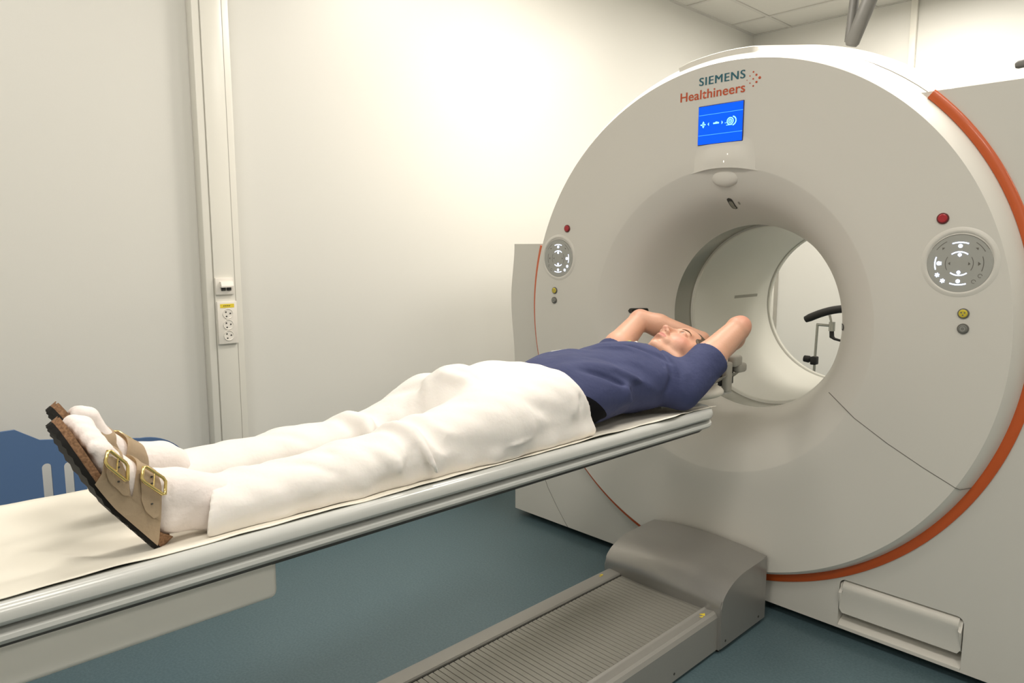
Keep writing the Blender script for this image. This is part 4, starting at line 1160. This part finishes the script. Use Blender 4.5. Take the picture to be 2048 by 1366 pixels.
# small items on the shirt
def slab(name, c, d1, d2, hx, hy, th, m, label=None):
    d1 = Vector(d1).normalized(); d2 = Vector(d2); d2 = (d2 - d1 * d2.dot(d1)).normalized(); d3 = d1.cross(d2)
    M = Matrix([[d1.x, d2.x, d3.x, c[0]], [d1.y, d2.y, d3.y, c[1]], [d1.z, d2.z, d3.z, c[2]], [0, 0, 0, 1]])
    bm = bmesh.new(); add_box(bm, -hx, hx, -hy, hy, -th, th, bev=th * .6, M=M)
    o = from_bm(name, bm, m, None, angle=40); o.parent = person
    if label: o['label'] = label
    return o
slab('badge', (-.085, -.800, .985), (.15, 1, .04), (1, -.1, .4), .030, .022, .004, BADGE, 'small white badge at the chest')
slab('collar_clip', (-.058, -.488, .990), (.2, 1, .1), (1, 0, .3), .012, .008, .005, BADGEY, 'yellowish clip at the collar')
slab('collar_pin', (-.040, -.470, .990), (.2, 1, .1), (1, 0, .3), .006, .006, .004, BADGE, 'white pin at the collar')

# ------------------------------------------------------------------ feet: socks and sandals
def make_foot(root, toe_dir, inst_dir, idx):
    """local foot frame: s along the sole (heel->toe), h towards the instep, wdt towards the outer side"""
    Lv = Vector(toe_dir).normalized(); Hv = Vector(inst_dir); Hv = (Hv - Lv * Hv.dot(Lv)).normalized(); Wv = Hv.cross(Lv); 
    if Wv.x < 0: Wv = -Wv
    o0 = Vector(root); outer = 1 if root[0] > 0 else -1
    def P(s, wv, h): return o0 + Lv * s + Wv * wv + Hv * h
    npL, npW, npH = [np.array(v) for v in (Lv, Wv, Hv)]
    lo = np.array(root) - .17; 
    def bend(s): return .030 * max(0, (s - .11) / .15) ** 1.25     # toe spring towards the instep
    # sock + foot
    Fk = Field(ar(root[0] - .10, root[0] + .10, .0028), ar(root[1] - .26, root[1] + .16, .0028), ar(.785, 1.10, .0028))
    def fc(a, b, r0, r1, k=.012, **kw): Fk.cone(tuple(P(*a)), tuple(P(*b)), r0, r1, k, **kw)
    fc((.030, 0, .046), (.075, 0, .050), .029, .031); fc((.075, 0, .050), (.165, .0, .035), .031, .020)
    for q in (-.021, 0, .021): fc((.10, q * .7, .040), (.178, q * 1.15, .032 + bend(.178)), .024, .0175)
    toes = [(-.029, .236, .0150), (-.011, .234, .0125), (.005, .227, .0122), (.019, .217, .0118), (.032, .206, .0112)]   # big toe on the inner side
    for q, s_, r_ in toes:
        q = q * outer
        fc((.165, q * .9, .030 + bend(.165)), (s_ - .016, q, .030 + bend(s_)), r_ * 1.3, r_ * 1.15, .007)
        fc((s_ - .016, q, .030 + bend(s_)), (s_ - .004, q, .026 + bend(s_)), r_ * 1.15, r_, .004)
    leg = Vector((root[0] * (1 if outer > 0 else 1.25), -1.87, .853))
    fc((.030, 0, .050), (.046, 0, .080), .029, .033, .015); Fk.cone(tuple(P(.046, 0, .074)), tuple(leg), .035, .040, .015)
    Fk.cone(tuple(P(.078, 0, .062)), tuple(leg + Vector((0, .0, .006))), .026, .036, .02)
    Fk.cone(tuple(P(.028, 0, .044)), tuple(leg + Vector((0, -.02, -.014))), .028, .028, .015)
    Fk.disp(lambda X, Y, Z: .0005 * np.sin(160 * X + 90 * Z) * np.sin(120 * Y))
    Fk.keep(lambda X, Y, Z: (Y + 1.862) + 0 * X, .003)
    Fk.keep(lambda X, Y, Z: zs_np(X, Y) + .003 - Z, .002)
    so = pchild('sock', Fk.mesh('sock', [SOCK], 1), 'white sock on the %s foot' % ('near' if outer > 0 else 'far'))
    # sandal sole outline: (s, half width inner/outer)
    tab = [(-.004, .004), (.0, .018), (.008, .026), (.028, .0335), (.058, .0345), (.098, .036), (.138, .041), (.178, .0475), (.208, .0465), (.233, .039), (.251, .027), (.260, .013), (.262, .004)]
    def hwid(s): return lerp_chain(tab, s)
    ss = [-.004 + .266 * (0.5 - .5 * math.cos(math.pi * i / 40)) for i in range(41)]
    def slab_(name, h0, h1, m, grow=0, rim=0, lug=False, parent=None):
        bm = bmesh.new(); rows = []; N = 12
        for s in ss:
            w_ = hwid(s) + grow; off = -.004 * outer * math.exp(-((s - .20) / .06) ** 2)
            row = []
            for j in range(N + 1):
                u = -1 + 2 * j / N
                r_ = rim * max(0, abs(u) - .6) / .4
                row.append((s, off + u * w_, h1 + bend(s) + r_ * (1 - .5 * (s > .15)) + (.009 * math.exp(-((s - .0) / .022) ** 2) if rim else 0)))
            rows.append(row)
        T_ = [[bm.verts.new(P(*q)) for q in r] for r in rows]
        def low(s, i): return h0 + bend(s) + ((.0022 if (i // 1) % 2 else 0) if lug else 0)
        Bt = [[bm.verts.new(P(q[0], q[1], low(q[0], i))) for q in r] for i, r in enumerate(rows)]
        n = len(ss)
        for i in range(n - 1):
            for j in range(N):
                bm.faces.new((T_[i][j], T_[i][j + 1], T_[i + 1][j + 1], T_[i + 1][j])); bm.faces.new((Bt[i][j], Bt[i + 1][j], Bt[i + 1][j + 1], Bt[i][j + 1]))
            bm.faces.new((T_[i][0], T_[i + 1][0], Bt[i + 1][0], Bt[i][0])); bm.faces.new((T_[i][N], Bt[i][N], Bt[i + 1][N], T_[i + 1][N]))
        for j in range(N):
            bm.faces.new((T_[0][j], Bt[0][j], Bt[0][j + 1], T_[0][j + 1])); bm.faces.new((T_[-1][j], T_[-1][j + 1], Bt[-1][j + 1], Bt[-1][j]))
        o = from_bm(name, bm, m, None, angle=45); o.parent = parent
        return o
    bed = slab_('sandal', .001, .0095, CORK, 0, .006, parent=person)
    bed['label'] = 'beige two-strap sandal with cork footbed on the %s foot' % ('near' if outer > 0 else 'far')
    slab_('outsole', -.0075, .0015, SOLE, .001, 0, True, parent=bed)
    # upper in (s, theta)
    sh_ = [(.0, .090), (.08, .087), (.10, .083), (.13, .075), (.16, .063), (.19, .052), (.22, .044)]
    def point(s, th, off=0):
        w_ = hwid(s) + .0055 + off; h_ = lerp_chain(sh_, s) - .004 + off
        c, s_ = math.cos(th), math.sin(th); e = .75
        off_w = -.004 * outer * math.exp(-((s - .20) / .06) ** 2)
        return P(s, off_w + outer * w_ * math.copysign(abs(c) ** .62, c), bend(s) * .8 + .000 + h_ * abs(s_) ** .70)
    def patch(name, f0, f1, t0, t1, n=24, m=8, off=0, thick=.0024, matl=SUEDE, parent=bed, label=None):
        bm = bmesh.new(); rows = []
        for i in range(n + 1):
            th = t0 + (t1 - t0) * i / n; a, b = f0(i / n), f1(i / n)
            rows.append([bm.verts.new(point(a + (b - a) * j / m, th, off)) for j in range(m + 1)])
        for A, B_ in zip(rows, rows[1:]):
            for j in range(m): bm.faces.new((A[j], A[j + 1], B_[j + 1], B_[j]))
        bmesh.ops.solidify(bm, geom=bm.faces[:], thickness=thick)
        o = from_bm(name, bm, matl, None, angle=45); o.parent = parent
        if label: o['label'] = label
        return o
    def hh(th): return .078 * abs(math.sin(th)) ** .70      # height of a point on the upper, by angle
    def chain(tab_):
        return lambda th: lerp_lin(tab_, hh(th))
    i0, i1 = chain([(.0, .016), (.020, .038), (.078, .102)]), chain([(.0, .105), (.024, .106), (.057, .131), (.078, .142)])
    t0_, t1_ = chain([(.0, .106), (.024, .107), (.060, .156), (.078, .166)]), chain([(.0, .166), (.021, .171), (.045, .184), (.078, .198)])
    TH = .235
    def span(f, a, b): return lambda u: f(a + (b - a) * u)
    for a0, a1 in ((0.0, TH), (math.pi, math.pi - TH)):
        patch('upper', span(i0, a0, a1), span(t1_, a0, a1), a0, a1, 12, 20)
    # straps: instep strap and toe strap meet the upper on both sides
    patch('strap', span(i0, TH - .03, math.pi - TH + .03), span(i1, TH - .03, math.pi - TH + .03), TH - .03, math.pi - TH + .03, 40, 10, .0006)
    patch('strap', span(t0_, TH - .03, math.pi - TH + .03), span(t1_, TH - .03, math.pi - TH + .03), TH - .03, math.pi - TH + .03, 40, 10, .0006)
    # strap tongues lying on the outer side, with buckles
    for (fa, fb, ins, t0, t1, bw) in ((i0, i1, .006, .17, .95, .5), (t0_, t1_, .005, .15, .72, .5)):
        def e0(u, fa=fa, t0=t0, t1=t1): k = max(0, 1 - u / .16); return fa(t0 + (t1 - t0) * u) + ins + .012 * k * k
        def e1(u, fb=fb, t0=t0, t1=t1): k = max(0, 1 - u / .16); return max(fb(t0 + (t1 - t0) * u), fa(t0 + (t1 - t0) * u) + .040) - ins - .012 * k * k
        if fb is i1: e1 = (lambda u, t0=t0, t1=t1: min(fb(t0 + (t1 - t0) * u), fa(t0 + (t1 - t0) * u) + .052) - ins - .010 * max(0, 1 - u / .16) ** 2)
        patch('strap_end', e0, e1, t0, t1, 20, 6, .0036, .0022)
        ub0, ub1 = (.52, .92) if fb is i1 else (.55, 1.0)
        s0, s1 = e0(ub0), e1(ub0); s2, s3 = e0(ub1), e1(ub1); tb0, tb1 = t0 + (t1 - t0) * ub0, t0 + (t1 - t0) * ub1
        # buckle frame
        tb0, tb1 = t1 - .40, t1 - .02
        c4 = [point(s0 - .004, tb0, .0100), point(s1 + .004, tb0, .0100), point(s3 + .004, tb1, .0095), point(s2 - .004, tb1, .0095)]
        bm = bmesh.new(); loop = []
        for i in range(4):
            a_, b_ = c4[i], c4[(i + 1) % 4]
            for u in (.12, .5, .88): loop.append(a_.lerp(b_, u))
        loop.append(loop[0]); loop.append(loop[1])
        add_tube(bm, loop, .0026, 8)
        add_tube(bm, [c4[0].lerp(c4[1], .5), c4[3].lerp(c4[2], .5)], .0012, 6)
        o = from_bm('buckle', bm, BRASS, None, angle=60); o.parent = bed
        for u in (.18, .62, .84):
            bm = bmesh.new()
            th_ = t0 + (t1 - t0) * u; sc = (e0(u) + e1(u)) / 2
            pp = point(sc, th_, .0062); nn = (point(sc, th_, .02) - point(sc, th_, .0)).normalized()
            add_tube(bm, [pp - nn * .002, pp + nn * .0006], .0014, 8)
            o = from_bm('strap_hole', bm, HOLE, None); o.parent = bed

make_foot((.122, -1.985, .8085), (.0, -.60, .80), (0, .80, .60), 0)
make_foot((-.078, -1.945, .8085), (.14, -.63, .765), (0, .765, .63), 1)

# ------------------------------------------------------------------ head rest at the table end
hr = empty('head_rest', (0, -.25, .8), 'grey padded head rest at the end of the table behind the person', 'head rest')
bm = bmesh.new(); rows = []
for j in range(15):
    y = -.46 + .42 * j / 14
    row = []
    for i in range(25):
        u = -1 + i / 12; ww = .135 - .03 * (j / 14)
        row.append(bm.verts.new((ww * u, y, .805 + .050 * abs(u) ** 2.4 + .012 * (j / 14))))
    rows.append(row)
for A, B_ in zip(rows, rows[1:]):
    for i in range(24): bm.faces.new((A[i], A[i + 1], B_[i + 1], B_[i]))
bmesh.ops.solidify(bm, geom=bm.faces[:], thickness=.018)
from_bm('cradle', bm, CLOTHW, hr, angle=50)
bm = bmesh.new(); add_box(bm, .088, .120, -.115, -.060, .885, .925, bev=.010, seg=3, M=None); add_box(bm, .090, .122, -.085, -.030, .862, .895, bev=.010, seg=3); add_box(bm, .088, .112, -.150, -.112, .80, .905, bev=.008, seg=3)
from_bm('clamp', bm, HOLD, hr, angle=40)
box('clamp_pad', (.076, .086, -.15, -.06, .82, .90), DARK, hr, bev=.002)
box('extension', (-.06, .06, -.46, -.02, .775, .800), RAIL, hr, bev=.006)
# support pillow under neck and shoulder
Fp = Field(ar(-.2, .2, .006), ar(-.5, -.1, .006), ar(.78, .9, .006))
Fp.ell((.02, -.30, .825), (.15, .13, .030), .01)
pl = from_pillow = link('pillow', Fp.mesh('pillow', [CLOTHW], 1)); tag(pl, 'flat white pillow under the head of the lying person', 'pillow')

# ------------------------------------------------------------------ things behind the gantry
st = empty('arm_support_stand', (-.5, 2.0, 0), 'steel stand with black curved arm pad seen through the scanner opening', 'stand')
def S(px, py):   # local drawing plane at y=2.0 (x, z)
    return (px, 2.0, py)
bm = bmesh.new(); pts = []
for i in range(11):
    u = i / 10; pts.append((-.570 + .275 * u, 2.0, .858 + .085 * u + .018 * math.sin(math.pi * u)))
add_tube(bm, pts, [.020, .024] + [.024] * 7 + [.024, .020], 14)
from_bm('arm_pad', bm, PADB, st, smooth=True)
tube('pad_neck', [(-.425, 2.0, .895), (-.415, 2.0, .86), (-.415, 2.0, .845)], .007, CHROME, st)
tube('joint', [(-.408, 2.0, .855), (-.408, 2.0, .800)], .018, CHROME, st)
tube('cross_arm', [(-.408, 2.0, .832), (-.500, 2.0, .832)], .008, CHROME, st)
tube('pole', [(-.495, 2.0, .832), (-.500, 2.0, .60), (-.505, 2.0, .04)], [.008, .008, .011], CHROME, st)
tube('lever', [(-.408, 2.0, .80), (-.405, 2.0, .765), (-.385, 1.99, .755), (-.345, 1.985, .748)], [.013, .014, .008, .007], PADB, st)
box('clamp', (-.520, -.485, 1.975, 2.025, .585, .635), PADB, st, bev=.006)
tube('knob', [(-.520, 2.0, .612), (-.535, 2.0, .614), (-.565, 2.0, .616)], [.008, .022, .020], PADB, st)
for a in range(5):
    t = R(72 * a + 20)
    lg = tube('leg', [(-.505, 2.0, .06), (-.505 + .25 * math.cos(t), 2.0 + .25 * math.sin(t), .045)], [.014, .010], CHROME, st, 10)
    cst = tube('caster', [(-.505 + .25 * math.cos(t), 2.0 - .012 + .25 * math.sin(t), .022), (-.505 + .25 * math.cos(t), 2.0 + .012 + .25 * math.sin(t), .022)], .022, DARK, None, 16)
    cst.parent = lg
# ceiling arm above the gantry
ca = empty('ceiling_boom', (.06, 1.05, CEIL), 'dark grey jointed ceiling-mounted arm hanging above the top of the scanner', 'ceiling boom')
tube('mount', [(.05, 1.1, CEIL - .006), (.05, 1.1, CEIL - .06)], .09, ARMG, ca, 24)
tube('column', [(.0, 1.1, CEIL - .05), (-.045, 1.1, 2.22)], .020, ARMG, ca)
tube('lower_arm', [(.075, 1.0, CEIL - .1), (.082, 1.0, 2.375), (.070, 1.0, 2.345), (.008, 1.0, 2.185), (.004, 1.0, 2.172)], [.030, .030, .031, .030, .022], ARMG, ca, 20)
tube('joint', [(.075, 1.0, CEIL - .1), (.055, 1.08, CEIL - .055)], .03, ARMG, ca)
cb = empty('ceiling_boom', (.9, 1.5, CEIL), 'grey rod end of another ceiling arm at the right edge', 'ceiling boom')
tube('rod', [(.515, 1.5, 2.085), (.525, 1.5, 2.086), (.95, 1.5, 2.12)], [.012, .017, .018], ARMG, cb)
tube('column', [(.94, 1.5, 2.11), (.94, 1.5, CEIL - .006)], .022, ARMG, cb)
